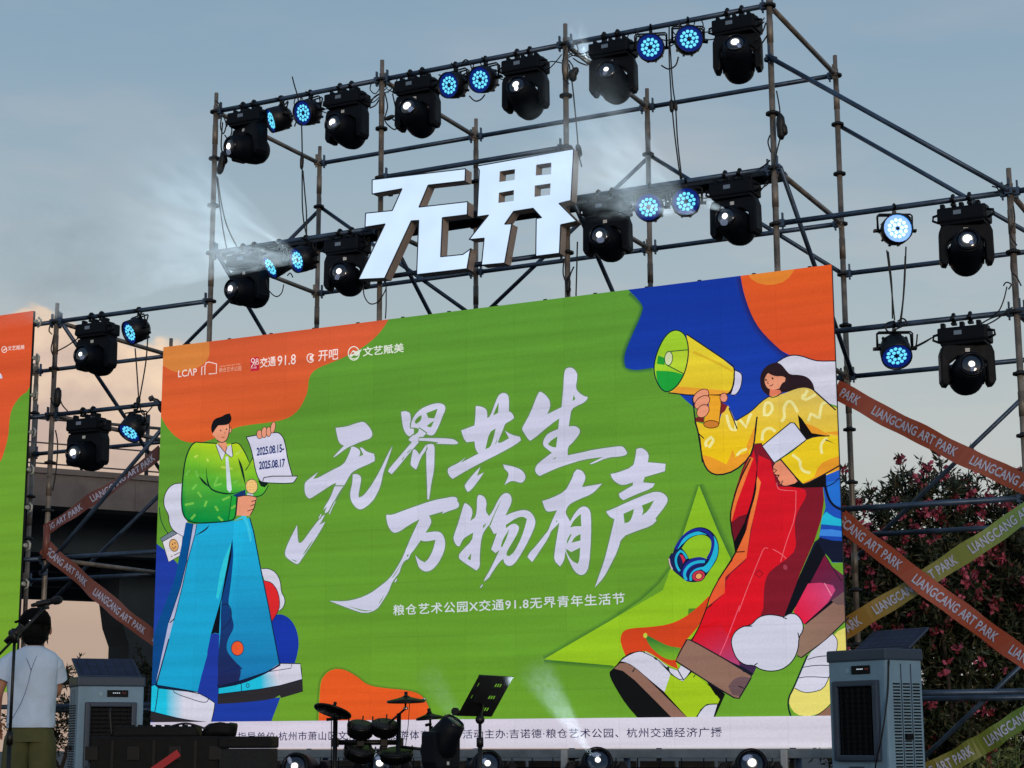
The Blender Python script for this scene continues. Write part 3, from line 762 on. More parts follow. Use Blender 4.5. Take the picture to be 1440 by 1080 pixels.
# near leg
A.poly('C3', '290,50 350,60 300,330 210,700 |C5 125,350 110,380 60,400 55,200 |C3 45,1000 55,860 210,460 250,260', (2, 78, 142), (10, 70, 132), '250,200 80,900', sm=0)
A.poly('C3', '342,62 372,65 358,130 302,330 262,520 205,760 |C5 125,330 118,350 |C3 165,775 250,520 296,330', (170, 176, 208), sm=0)
A.poly('C3', '365,62 640,38 630,160 590,340 530,620 480,850 445,1000 |C5 548,130 500,300 466,442 300,412 125,382 |C3 200,760 265,510 302,330 355,140', (28, 164, 208), (24, 158, 202), '450,100 300,1000', sm=0)
A.poly('C3', '618,190 545,360 508,590 524,606 562,480 604,300', (46, 196, 216), sm=1)
A.poly('C3', '628,160 600,300 545,600 470,862 500,848 530,856 542,640 575,500 618,300', (10, 14, 26), sm=0)
A.poly('C3', '500,850 470,862 445,985 |C5 550,130 470,440 560,480 620,520 640,300 635,-40 |C3 528,858', (30, 56, 156), sm=0)
for q in ('342,62 296,330 250,520 165,775', '368,65 355,140 302,330 265,510 203,760'): A.line('C3', q, 1.0, (16, 30, 60), sm=0)
A.line('C5', '225,-10 120,372', 1.6, (16, 28, 58), sm=0); A.line('C5', '115,370 128,384 300,412 466,442', 2, (16, 28, 58), sm=0); A.line('C3', '175,775 208,745', 1.4, BK, sm=0)
A.line('C3', '460,70 430,105 360,145', 2, BK, taper=2)
# shoes
def shoe(reg, pts3, outline, sole):
    for (p, c, c2, g) in pts3: A.poly(reg, p, c, c2, g, sm=0)
    A.poly(reg, sole, (42, 40, 44), sm=1)
    A.line(reg, outline, 1.3, (20, 26, 44), closed=True, sm=1, ang=30)
CY = (28, 186, 216); SW = (206, 206, 222)
shoe('C5', [('58,398 105,376 138,405 200,414 200,640 105,612 45,592', CY, None, None), ('200,414 360,430 360,672 200,640', CY, SW, '205,500 355,500'), ('360,430 465,442 555,490 612,530 608,590 580,697 360,672', SW, None, None)],
     '58,398 105,376 138,405 465,442 555,490 612,530 608,590 580,697 350,672 105,612 45,592', '40,595 105,614 350,672 580,697 572,735 300,728 130,698 36,678')
A.line('C5', '135,405 122,520 105,612', 1.2, BK, sm=1); A.line('C5', '262,425 275,450 420,500 500,525 545,525 560,498', 1, BK, sm=1)
shoe('C5', [('643,405 835,370 1000,300 1000,415 645,457', CY, None, None), ('1000,300 1150,205 1150,390 1000,415', CY, SW, '1010,350 1145,320'), ('1150,205 1170,197 1335,200 1342,250 1350,332 1150,390', SW, None, None)],
     '643,405 835,370 1000,300 1060,270 1170,197 1335,200 1342,250 1350,332 1100,402 645,457', '638,455 1100,402 1352,332 1356,435 1170,490 1160,465 1100,500 830,530 635,540')
A.line('C5', '640,395 820,350 1000,290 1060,268 1165,208', 2.2, (16, 28, 60), sm=1); A.line('C5', '835,370 838,430', 1, BK, sm=0); A.ring('C5', (890, 385), 13, 16, .9, BK)
A.line('C5', '1060,268 1255,238 1262,205', .9, BK, sm=0)
# jacket
GT, GB = (152, 200, 40), (24, 150, 58)
A.poly('C1', '300,280 480,292 555,300 655,284 690,320 733,400 757,465 783,410 800,500 835,620 915,645 875,720 825,742 720,735 650,735 640,890 620,945 430,960 300,965 225,940 190,880 180,780 190,600 210,440 240,350 270,300', GT, GB, '520,380 420,760')
A.poly('C1', '600,735 650,738 640,890 622,945 578,945', (32, 158, 56), sm=0)
for a_, b_ in (('215,560 250,515', 0), ('300,520 322,575', 0), ('272,680 310,635', 0), ('318,700 350,745', 0), ('210,810 285,795', 0), ('375,825 395,775', 0), ('465,820 490,860', 0), ('525,770 590,740', 0), ('262,930 298,890', 0), ('490,910 530,945', 0), ('600,840 640,815', 0),
               ('460,640 490,570', 0), ('455,650 520,630', 0), ('515,490 612,505', 0), ('620,625 655,605', 0), ('290,410 320,390', 0), ('395,420 408,445', 0), ('640,380 690,350', 0)):
    A.line('C1', a_, 3.2, (112, 188, 74) if int(a_.split(',')[1].split()[0]) > 500 else (176, 208, 82), sm=0)
A.poly('C1', '615,728 720,680 724,738 640,742', (22, 50, 108), sm=0)
A.line('C1', '300,280 270,300 240,350 210,440 190,600 180,780 190,880 225,940 300,965 430,960 620,945 640,890 650,738', 1.9, (14, 50, 36)); A.line('C1', '300,280 480,292', 1.6, (14, 50, 36), sm=0); A.line('C1', '600,295 655,284 690,320 733,400 757,465 783,410', 1.5, (14, 50, 36), sm=1)
A.line('C1', '915,645 875,720 825,742 720,740', 1.4, (14, 50, 36)); A.line('C1', '604,735 578,945', 1, (14, 50, 36), sm=0)
A.line('C1', '390,490 396,600 420,670 480,703 600,722 700,690', 2.2, (12, 44, 36), taper=2); A.line('C1', '330,570 370,620 410,655', 3, (12, 44, 36), taper=2); A.line('C1', '660,415 690,500 720,640', 3.2, (12, 44, 36), taper=2); A.line('C1', '757,465 720,520', 1.2, (12, 44, 36), sm=0)
SK = (226, 150, 118)
A.poly('C1', '485,288 556,280 566,300 552,375 500,325', SK, sm=0)
A.poly('C1', '470,302 492,300 552,372 520,437', (206, 206, 222), sm=0); A.poly('C1', '556,372 568,318 604,302 615,395 602,408', (206, 206, 222), sm=0)
A.line('C1', '470,302 520,437 552,372 492,300', 1, BK, sm=0); A.line('C1', '566,318 552,372 602,408 615,395 604,302', 1, BK, sm=0)
A.poly('C1', '553,402 575,402 606,680 590,706 565,680', (200, 212, 222), sm=0)
A.disc('C1', (593, 180), 14, 26, BK); A.disc('C1', (592, 180), 10, 21, SK)
A.poly('C1', '440,195 470,145 580,115 586,180 572,250 542,281 510,284 480,262 462,235 445,225', SK); A.line('C1', '586,130 586,180 572,250 542,281 510,284 480,262', 1.1, BK)
A.poly('C1', '445,208 430,180 434,132 460,82 520,66 552,44 590,38 607,80 590,122 560,136 490,140 462,178', (18, 20, 26))
for q in ((512, 183), (561, 172)): A.disc('C1', q, 6, 8, (90, 50, 30), n=8)
A.line('C1', '520,235 530,243 544,234', 1, (160, 50, 40)); A.line('C1', '551,195 545,212', .8, (160, 90, 60), sm=0)
# scroll, hand and microphone
A.poly('C2', '270,725 385,745 360,775 340,795 300,782', (12, 34, 24), sm=0)
A.poly('C2', '152,285 260,265 450,236 490,245 530,290 555,380 570,500 620,672 674,680 650,725 620,755 330,748 280,720 245,620 215,450 180,340', (206, 205, 226), sm=1)
A.line('C2', '152,285 180,340 215,450 245,620 280,720 325,748 620,757 650,725 674,680 335,682 320,735', 1.3, BK, sm=1); A.line('C2', '152,285 260,265 450,236 490,245 530,290 555,380 570,500 622,680', 1.3, BK, sm=1)
for q, r_, ro in (((288, 258), (27, 42), 0), ((336, 238), (25, 53), 5), ((380, 232), (22, 47), 3), ((424, 188), (21, 55), 10)):
    A.disc('C2', q, r_[0]+6, r_[1]+6, BK, ro); A.disc('C2', q, *r_, (228, 152, 124), ro)
A.text('C2', '2025.08.15-', '265,478', '542,438', 84, (24, 48, 110), .028, .95)
A.text('C2', '2025.08.17', '288,618', '552,588', 84, (24, 48, 110), .028, .95)
A.poly('C2', '165,850 225,860 220,890 160,885', (190, 192, 204), sm=0)
A.disc('C2', (208, 785), 64, 77, (22, 44, 60)); A.disc('C2', (208, 785), 58, 70, (228, 196, 124))
for k in range(4):
    A.line('C2', f'{160+k*28},{735+k*-4} {170+k*28},{835-k*3}', .5, (236, 150, 90), sm=0); A.line('C2', f'155,{750+k*24} 262,{742+k*24}', .5, (236, 150, 90), sm=0)
A.poly('C2', '65,890 150,872 250,888 262,920 235,965 225,1010 190,1085 50,1078 62,960', SK, sm=1); A.line('C2', '66,890 150,874 250,888 262,920 205,940', 1.1, BK, sm=1)
for q in ('235,965 195,985', '222,1015 165,1035'): A.line('C2', q, 1, BK, sm=0)
A.line('C2', '250,925 240,985 222,1030 190,1080', 1.1, BK, sm=1); A.line('C2', '66,895 50,1075', 1.1, BK, sm=0)

# ============================== the girl with the megaphone
A.poly('C7', '215,102 280,60 340,46 400,55 470,80 520,92 640,90 648,455 600,420 490,300 300,200', (205, 205, 222), sm=1); A.line('C7', '215,102 280,60 340,46 400,55 470,80 520,92 640,90', 1.6, (30, 20, 40), sm=1)
HR = (40, 26, 32)
A.poly('C7', '155,342 110,302 95,240 104,170 150,120 210,98 250,113 290,165 315,190 380,190 440,205 480,250 492,305 380,300 250,320 160,335', HR)
A.poly('C7', '168,295 240,300 260,318 222,346 180,356 164,346', (222, 120, 92), sm=0)
A.poly('C7', '128,226 140,195 155,178 200,202 265,200 282,215 276,240 255,250 236,290 195,300 152,290 135,262', SK)
for q in ((140, 228), (187, 217)): A.disc('C7', q, 7, 8, (50, 30, 30), n=8)
A.line('C7', '155,235 150,252 162,256', 1.2, (140, 70, 50)); A.line('C7', '165,268 180,272 190,256', 1.2, (120, 40, 40))
# trousers (dark side, then the lit planes)
RD = (208, 20, 36)
A.poly('A5', '655,555 700,552 745,625 770,720 950,712 956,790 945,870 |A6 1030,70 960,230 900,400 890,425 760,645 670,692 440,542 480,490 520,390 600,220 660,125 |A5 565,930 560,870 575,770 610,660', (122, 24, 40), sm=0)
A.poly('C8', '255,90 330,125 370,290 500,290 550,310 560,350 510,430 485,500 485,580 495,660 470,720 330,820 300,870 288,950 |H2 800,500 690,600 590,640 540,740 590,910 470,880 330,790 200,722 260,600 325,450 400,395 475,322 490,190 640,62 |C8 178,740 212,560 245,330 248,180', (206, 22, 38), (212, 20, 36), '300,300 300,800', sm=1)
A.poly('H2', '200,722 258,610 430,560 545,740 600,925 600,950 470,885 330,795', RD, (176, 64, 112), '400,620 520,930', sm=0)
A.poly('C8', '225,55 245,180 235,320 190,460 130,478 85,515 85,440 150,280 205,120', RD, sm=0)
A.poly('C8', '200,100 222,110 118,390 82,520 78,430 128,260', (226, 118, 56), sm=0)
A.poly('C8', '85,518 130,480 190,462 155,570 108,640', (108, 20, 36), sm=0)
A.poly('C8', '248,225 270,262 235,430 205,560 178,742 45,862 |H2 475,322 340,430 350,345 440,180 |C8 20,850 112,712 120,690 180,560 215,400', (232, 128, 62), (226, 92, 50), '220,300 60,860', sm=0)
A.line('C8', '243,180 235,320 190,468 112,692', 3.2, (14, 12, 18), taper=2); A.poly('C8', '100,640 190,470 172,580 115,705', (14, 12, 18), sm=0)
A.line('C8', '205,110 130,260 80,430 76,515 110,690 108,715 0,880', 2, (20, 16, 20), sm=1); A.line('H2', '540,40 440,180 350,345 322,450 260,608 198,722', 1.6, (30, 16, 20), sm=1); A.line('C8', '112,704 168,700', 1.5, (30, 16, 20), sm=0); A.line('H2', '325,452 370,420', 1.4, (60, 16, 24), sm=0)
for q in ('370,265 375,300 400,312 492,316 490,480 430,640 395,765', '345,685 400,715 430,745', '315,680 290,675 262,740 185,930 130,1080'): A.line('C8', q, .9, (232, 110, 120), sm=1)
A.line('H2', '600,430 490,720 425,865', 1.2, (232, 92, 116), sm=0); A.line('C8', '258,818 284,840 260,864 234,842', 1.4, (128, 20, 34), closed=True, sm=0); A.disc('C8', (424, 800), 13, 17, (160, 60, 80), -20)
# backpack, dark gap, far leg
A.poly('C8', '655,220 770,150 790,420 800,770 720,770 640,610 655,500 680,420', (34, 86, 186), (24, 66, 164), '720,250 760,620', sm=0)
A.poly('C8', '690,260 740,240 770,215 775,180 790,420 720,400 690,330', (36, 110, 206), sm=0); A.line('C8', '676,285 700,375 740,418 790,440', 3.4, (14, 18, 34)); A.line('C8', '680,292 730,270 765,235', 1.4, (20, 24, 60))
A.poly('C8', '658,480 682,448 730,480 790,525 790,548 650,527', (34, 176, 206), sm=0); A.poly('C8', '650,560 720,560 790,585 790,610 640,600', (60, 130, 214), sm=0)
A.poly('C8', '640,610 720,630 790,640 790,775 720,765 680,715 560,900 |A6 920,412 888,424 960,235 1030,75 1050,60', (18, 24, 46), sm=0)
A.poly('A6', '1045,75 1085,140 1020,262 922,412 888,422 960,232', (14, 16, 26), sm=0)
A.poly('A6', '1080,135 1112,190 1165,270 1162,312 1100,372 985,468 935,420 1010,270', (116, 22, 56), (90, 40, 70), '1060,160 1150,270', sm=0)
A.poly('A6', '1000,272 1060,268 1118,280 1130,302 1095,362 985,466 930,405', (216, 36, 74), (190, 70, 120), '980,380 1130,300', sm=0); A.line('A6', '1078,270 1112,330', 1, (230, 150, 170), sm=0)
A.line('A6', '1080,135 1112,190 1160,262', 1.2, BK, sm=0); A.poly('A6', '1150,250 1190,270 1190,300 1100,378 990,470 985,462 1105,355 1145,300', (18, 16, 28), sm=0)
A.poly('A6', '985,470 1100,378 1190,300 1195,430 1080,540 968,622 948,612 955,540', (142, 112, 96), (136, 102, 90), '1000,500 1150,380', sm=0); A.poly('A6', '1112,352 1200,290 1200,375 1150,375 1125,368', (106, 82, 82), sm=1)
A.line('A6', '948,614 968,624 1080,543 1195,432', 1.7, BK, sm=0)
# sweater
YE = (228, 198, 46); YO = (228, 152, 42)
A.poly('A5', '720,355 775,345 860,312 908,322 950,360 1003,408 1025,640 870,725 855,640 850,560 830,540 740,600 700,570 695,552 662,552 640,612 580,665 515,685 470,672 446,630 434,560 424,500 410,458 450,470 512,470 |C6 570,690 615,650 650,720 665,765 |A5 610,440 650,415 690,375', (220, 192, 92), (230, 192, 30), '780,330 760,560')
A.poly('A5', '446,600 480,608 510,622 545,640 562,600 570,575 582,610 600,600 640,588 640,612 580,666 515,685 472,672 448,640', YO, sm=0)
A.poly('C7', '375,490 410,540 470,556 520,580 560,606 600,625 480,640 400,560', YO, sm=0); A.poly('C7', '620,460 650,450 660,690 636,640 560,610 640,590', YO, sm=0)
A.poly('C7', '60,560 78,495 52,690 0,760 0,700', YO, sm=0)
A.poly('C7', '370,478 400,510 470,612 600,634 480,646 430,660 385,590', (18, 14, 16), sm=0)
SQ = (236, 226, 150)
for reg, q in (('C7', '128,488 125,430 140,390 178,395 190,440 160,482 130,480'), ('C7', '250,530 278,500 266,440 288,388 320,380 350,420 370,462'), ('C7', '112,665 115,610 140,580 178,576 208,602'), ('C7', '410,330 402,362 432,372 500,332'), ('C7', '445,525 465,470 500,492 525,505 535,440 545,396 580,390'),
               ('C7', '440,300 415,350'), ('A5', '545,430 560,490 582,497 585,455'), ('A5', '600,450 628,482 640,440 650,425'), ('A5', '460,565 455,545 480,524 492,538 470,568')):
    A.line(reg, q, 4, SQ, sm=2)
A.line('A5', '588,602 605,582 632,574', 3.6, SQ)
A.line('A5', '724,352 690,375 650,415 610,440 585,455', 1.6, BK, sm=1); A.line('A5', '555,402 575,450 590,490', 1.6, BK, sm=1); A.line('A5', '412,458 425,500 434,560 446,632 472,674 515,686 580,667 642,612 662,552 668,480 674,438', 2.2, BK, sm=1)
A.line('C7', '245,305 255,318 222,346 180,356 162,340', 1.4, BK, sm=1); A.line('A5', '908,322 950,360 1006,410', 2, BK, sm=1); A.line('A5', '428,510 450,530', 1.5, BK, sm=0)
A.line('C7', '75,495 66,600 52,690 112,688', 1.6, BK, sm=0)
# forearm, hand, notebook
A.poly('A5', '765,700 850,690 965,680 965,735 850,738 775,728', (18, 14, 16), sm=0)
A.poly('C7', '190,850 205,828 250,808 300,870 368,960 340,982 270,1000 238,972 220,925 196,905', (226, 140, 108), sm=1); A.line('C7', '205,828 188,850 190,870 218,880 194,905 222,920 236,912 220,940 240,970 262,955 250,985 275,1000 340,982', 1.5, BK, sm=1, ang=60)
A.poly('C7', '245,802 330,750 430,660 490,635 600,632 650,650 680,700 680,845 560,912 420,985 392,975', (230, 198, 34), sm=0)
A.poly('C7', '400,978 490,930 510,870 545,828 600,800 680,750 680,848 560,912 422,985', YO, sm=0)
for q in ('330,768 390,812 385,850 410,890 460,900', '545,762 534,710 550,670 582,650'): A.line('C7', q, 3.8, SQ)
A.line('C7', '245,802 392,975 420,985 560,912 680,842', 2, BK, sm=1); A.line('C7', '430,660 490,636 600,632', 1.6, BK, sm=1); A.line('C7', '570,660 640,690', 1.6, BK, taper=True, sm=0)
A.poly('C7', '113,705 318,536 345,540 432,655 420,672 222,815 196,825', (203, 205, 226), sm=1, ang=30); A.line('C7', '113,705 318,536 345,540 432,655 420,672 222,815 196,825', 1.6, BK, closed=True, sm=1, ang=30)
# megaphone
A.poly('C6', '660,378 715,400 724,440 710,520 672,572 636,565 655,490', (206, 204, 226)); A.line('C6', '660,378 715,400 724,440 710,520 672,572 640,568', 1.4, BK)
A.poly('C6', '300,108 655,352 662,400 657,480 640,535 608,566 350,572 160,550 270,450 312,300', (226, 206, 52), (226, 196, 46), '450,250 450,520', sm=1)
A.poly('C6', '235,505 400,518 520,528 630,540 606,566 350,572 180,552', (230, 160, 50), sm=0); A.poly('C6', '340,250 500,320 650,400 655,380 500,300 360,235', (214, 178, 44), sm=0)
A.poly('C6', '655,400 657,480 640,535 608,566 640,560 668,470 664,380', (40, 26, 20), sm=1)
A.line('C6', '300,108 470,222 640,336 658,356 664,400 656,482 640,535 606,568 350,574 160,552', 1.8, BK, sm=1)
EL = '230,74 285,104 312,180 314,280 288,400 232,500 160,552 108,530 64,450 48,360 75,240 130,130 180,84'
A.poly('C6', EL, (158, 204, 46)); A.poly('C6', '68,385 180,388 282,415 232,500 160,548 110,528 74,460', (30, 160, 58), sm=1); A.poly('C6', '84,270 135,288 132,342 74,332', (34, 150, 50), sm=0)
A.poly('C6', '190,240 308,232 308,290 282,408 170,345 190,300', (178, 208, 52), sm=0)
A.line('C6', '180,238 312,226', 1.3, (16, 70, 50), sm=0); A.line('C6', '158,346 284,412', 1.3, (16, 70, 50), sm=0)
A.disc('C6', (163, 292), 33, 57, (16, 70, 50), 5); A.disc('C6', (163, 292), 27, 50, (206, 214, 168), 5)
A.line('C6', EL, 1.7, (14, 40, 46), closed=True)
A.poly('C6', '365,740 432,735 432,778 364,770', (118, 34, 36), sm=0); A.poly('C6', '565,625 612,650 590,692 552,722', (118, 34, 44), sm=0)
A.poly('C6', '470,568 555,572 562,640 545,792 430,792 442,730 468,680', (230, 162, 42), sm=0); A.disc('C6', (487, 792), 61, 32, (70, 30, 20)); A.disc('C6', (487, 792), 55, 26, (200, 122, 48))
A.line('C6', '556,572 562,640 546,790', 1.2, (60, 30, 20), sm=0); A.line('C6', '470,568 556,572', 1.2, (70, 20, 20), sm=0)
for q, r_, ro in (((408, 580), (68, 40), -40), ((418, 625), (64, 38), -38), ((424, 692), (52, 38), -50), ((582, 590), (26, 32), 0)):
    A.disc('C6', q, r_[0]+6, r_[1]+6, (70, 20, 26), ro); A.disc('C6', q, *r_, (226, 148, 116), ro)
A.line('C6', '345,590 358,700 366,770 400,900 420,1080', 2, BK, sm=0)
# trainer of the front foot
A.poly('H3', '230,305 420,262 560,345 700,452 790,480 830,428 940,492 1150,660 1290,720 1310,745 1195,1000 360,1000 230,850 130,690 60,560 55,500 100,460', (14, 16, 18), sm=1)
A.poly('H3', '105,465 170,405 240,405 330,455 450,560 900,1000 735,1000 560,822 330,592 200,490', (140, 104, 90), sm=0); A.line('H3', '330,460 305,500', 1.6, BK, sm=0)
A.poly('H3', '175,385 240,332 360,280 430,288 540,350 690,490 716,530 655,722 450,552 340,455 250,400', (205, 205, 222), sm=1)
A.poly('H3', '715,528 850,606 945,505 985,528 1150,664 1252,800 1232,845 1110,850 1040,910 1000,1000 905,1000 650,722', (160, 196, 32), sm=0)
A.poly('H3', '700,455 792,485 860,600 835,595 715,520', (205, 205, 222), sm=0); A.poly('H3', '800,480 830,430 930,492 865,592', (205, 205, 222), sm=0)
for q in ('440,290 540,345', '570,365 680,450'): A.line('H3', q, 3, (205, 205, 222), sm=0)
A.poly('H3', '1005,1000 1050,910 1110,855 1226,850 1180,1000', (205, 205, 222), sm=1); A.line('H3', '1000,990 1050,910 1110,852 1230,848', 1.5, (14, 50, 40), sm=1)
for q in ('690,455 715,520 845,604 945,500', '800,484 862,592', '985,530 965,560', '420,285 560,350 690,470'): A.line('H3', q, 1.2, (14, 40, 40), sm=1)
# front cuff and the white puff
A.poly('A6', '505,715 600,790 583,815 560,800', (14, 14, 18), sm=0)
A.poly('A6', '425,538 445,540 460,552 590,625 735,705 725,730 672,818 640,812 372,640 390,600', (140, 106, 92), sm=1, ang=40); A.poly('A6', '622,760 650,722 690,712 732,722 682,808 640,800', (104, 80, 84), sm=1)
A.line('A6', '425,538 445,540 590,622 735,703 725,730 672,818 640,812 372,640 390,600', 1.9, BK, closed=True, sm=1, ang=40); A.line('A6', '670,758 696,770', 1.4, BK, sm=0)
A.poly('A6', '672,652 760,660 738,706 690,690', (62, 40, 78), sm=0); A.poly('A6', '590,625 700,672 740,700 732,712', BK, sm=0)
PU = '640,580 634,540 652,500 690,475 730,470 762,432 810,418 860,424 885,432 912,412 950,418 978,460 976,500 956,525 955,580 930,640 880,680 825,690 772,680 745,660 700,660 660,630'
A.poly('A6', PU, (203, 204, 222)); A.line('A6', PU, 1.5, (16, 26, 34), closed=True)
for q in ('690,475 735,474', '880,432 900,440', '745,660 760,650', '952,505 957,530'): A.line('A6', q, 1.4, (16, 26, 34), sm=0)
# far trainer
A.poly('H4', '925,380 940,620 930,900 862,912 800,990 740,1042 650,1068 560,1052 512,985 515,920 545,858 640,640 850,470', (224, 212, 112), sm=1)
A.poly('H4', '645,620 765,525 828,470 856,500 864,545 845,640 800,790 760,868 690,890 620,896 552,862 580,790', (205, 205, 222), sm=1); A.line('H4', '828,470 856,500 864,545 845,640 800,790 760,868 690,890 620,896 552,862', 1.1, (16, 40, 44), sm=1)
for q in ('645,655 720,632 858,626', '610,712 700,696 835,698', '582,788 650,778 800,786'): A.line('H4', q, 1.1, (16, 40, 44), sm=1)
A.poly('H4', '940,850 862,915 800,1000 700,1064 940,1080', (136, 100, 84), sm=0)
A.line('H4', '645,625 600,730 545,860 508,930 505,1000 525,1066', 2.4, (12, 44, 40), sm=1); A.line('H4', '862,915 800,992 740,1042 700,1062', 1.2, (40, 40, 40), sm=1)
# headphones
NV = (30, 40, 140); CN = (34, 178, 212); ND = (26, 34, 82)
A.poly('H1', '175,520 200,440 250,340 340,230 450,150 580,115 700,140 800,220 860,330 878,450 860,580 800,690 740,770 690,850 600,940 500,962 380,948 300,880 170,780 110,680 110,590 150,520', (16, 24, 60))
A.poly('H1', '310,440 370,350 450,280 560,240 660,240 740,290 770,380 745,520 690,605 560,570 420,605 380,520', (138, 188, 38))
A.line('H1', '215,455 270,350 360,240 460,175 580,152 690,182 765,262 788,380 765,500 705,600', 4.2, NV); A.line('H1', '250,455 310,360 400,265 520,215 600,212 685,232', 4.6, CN, taper=2)
A.poly('H1', '792,250 840,320 866,440 850,570 790,680 725,780 684,815 590,752 690,690 755,580 798,450 812,350', CN, sm=1)
A.poly('H1', '118,620 150,540 200,490 250,470 220,640 285,790 290,850 190,790 130,700', ND, sm=1); A.line('H1', '118,600 130,690 170,765', 1.6, (214, 180, 200))
A.line('H1', '300,475 240,530 215,620 235,720 280,790', 3.2, CN); A.line('H1', '290,480 345,515 392,600', 3, CN); A.poly('H1', '255,560 300,530 370,610 330,680 300,740 250,680', ND, sm=1); A.poly('H1', '275,540 325,545 366,620 330,672 310,600', (210, 44, 72), sm=1)
A.poly('H1', '295,840 340,700 430,612 560,570 660,590 696,622 610,700 560,800 440,940 380,940', NV, sm=1)
A.line('H1', '380,925 345,850 370,760 450,680 560,645 660,645', 4, CN); A.line('H1', '420,900 400,840 440,770 520,715 620,690', 3.4, ND); A.line('H1', '450,935 440,860 500,780 600,745 660,740', 3.2, CN)
A.disc('H1', (565, 862), 108, 88, (20, 24, 60), -20); A.disc('H1', (565, 862), 96, 76, (200, 54, 78), -20); A.disc('H1', (567, 864), 62, 50, (130, 20, 44), -20); A.disc('H1', (568, 866), 46, 38, (228, 172, 104), -20)

# ============================== brush lettering
G2 = (92, 142, 56)
def brush(reg, body, holes=()):
    A.line(reg, body, 3.4, (98, 136, 82), closed=True, sm=1, ang=55)
    A.poly(reg, body, WH, sm=1, ang=55)
    for h in holes: A.poly(reg, h, G2, sm=1, ang=55)
brush('R1', '693,150 830,135 960,90 1040,70 1085,100 1140,170 1160,225 1150,260 1120,290 1020,320 900,375 830,405 680,520 665,518 800,375 760,360 730,320 710,240')
brush('R1', '890,390 930,388 985,420 1008,455 990,515 1045,490 1000,400 1030,400 1080,450 1180,480 1180,500 1190,520 1185,570 1130,600 1000,655 900,710 860,770 800,880 755,960 690,1080 590,1080 650,980 700,845 640,870 400,1030 360,1045 325,1020 300,960 300,850 340,810 470,710 410,795 470,785 640,690 795,615 850,510 885,420', ('745,935 755,940 710,1010 705,990', '700,910 660,1000 640,1035 670,960'))
brush('R2', '680,-10 790,-10 740,60 690,150 670,190 640,230 600,310 560,330 555,315 580,250 535,290 560,240 600,180 640,100')
brush('R2', '695,180 660,240 615,345 608,335 640,260 680,185')
brush('R2', '555,350 530,400 510,440 480,480 560,440 520,520 420,680 270,900 230,965 195,975 120,930 60,880 50,830 70,760 110,670 160,570 205,480 215,690 240,710 275,690 340,600 420,490 470,430 520,370', ('275,860 350,740 415,660 380,722 300,842', '130,908 170,925 210,940 180,945'))
brush('R2', '505,340 515,345 490,395 475,400')
brush('R1', '910,740 950,732 1000,750 1018,790 1000,900 980,1000 988,1032 1040,1012 1110,930 1200,790 1280,640 1350,490 1412,380 1360,540 1300,700 1278,800 1265,870 1225,970 1160,1080 1060,1165 1000,1186 950,1160 900,1100 875,1020 882,940 905,850')
brush('R3', '245,175 285,165 325,178 340,200 345,300 375,330 375,400 330,422 300,405 270,350 255,270')
brush('R3', '345,290 375,220 420,165 480,125 560,95 620,85 665,92 690,115 695,150 660,230 630,310 590,390 565,412 530,412 490,390 430,345 380,332 345,335', ('380,280 400,240 450,205 455,225 440,270 400,295', '500,185 560,165 612,142 605,180 580,240 520,235', '505,320 530,295 578,265 560,310 545,333'))
brush('R3', '425,340 500,390 460,435 400,510 330,590 200,750 150,805 115,780 120,755 175,690 260,590 355,480 320,460 340,430 420,375', ('250,660 280,620 275,640 255,665', '305,585 350,545 345,560 312,590'))
A.poly('R3', '378,340 425,350 420,380 378,412', G2, sm=1)
brush('R3', '430,440 620,440 720,443 790,455 825,490 800,503 720,500 600,497 625,483 530,470 420,465')
brush('R3', '500,510 540,497 575,505 585,540 583,640 578,770 550,900 528,1060 512,1060 508,900 500,700')
brush('R3', '365,560 385,553 415,580 428,610 500,505 505,550 440,640 405,750 390,755 345,720 340,690')
brush('R4', '353,225 380,222 440,240 468,270 470,345 500,325 540,220 575,130 600,100 635,88 670,100 690,140 688,275 715,290 735,320 740,345 700,375 650,400 630,460 575,590 600,600 690,550 650,475 720,515 800,535 810,570 760,610 620,690 440,780 250,880 120,960 90,940 65,880 80,845 180,800 250,745 200,800 380,705 350,660 340,580 260,590 230,550 205,470 340,420 350,330', ('530,320 555,250 585,185 580,290', '450,660 490,490 555,450 530,560 500,640', '560,580 575,540 562,600 548,615'))
brush('R4', '400,838 365,930 435,895 380,980 300,1080 270,1092 240,1040 245,1015 330,910')
brush('R4', '630,815 660,820 740,838 810,865 850,910 858,950 840,985 810,1003 740,980 700,985 645,1020 690,920 675,885 645,860')
brush('R5', '215,285 240,275 290,310 325,360 330,420 300,490 437,422 452,260 460,120 470,65 500,45 545,50 580,90 588,130 570,240 600,285 650,318 685,325 680,350 640,385 590,405 530,440 515,530 505,605 560,600 600,620 615,655 590,700 540,760 495,800 495,880 640,850 720,830 850,810 1000,790 1030,805 1060,855 1050,875 1000,890 870,900 720,965 705,960 830,895 640,920 480,970 380,1005 230,1075 205,1060 185,1030 190,990 220,950 345,855 300,820 265,790 260,750 290,690 330,660 405,630 415,530 340,580 150,740 125,735 70,650 60,625 90,570 140,480', ('305,775 340,735 398,700 385,805 345,800', '540,365 552,305 568,345', '345,920 385,895 380,910'))
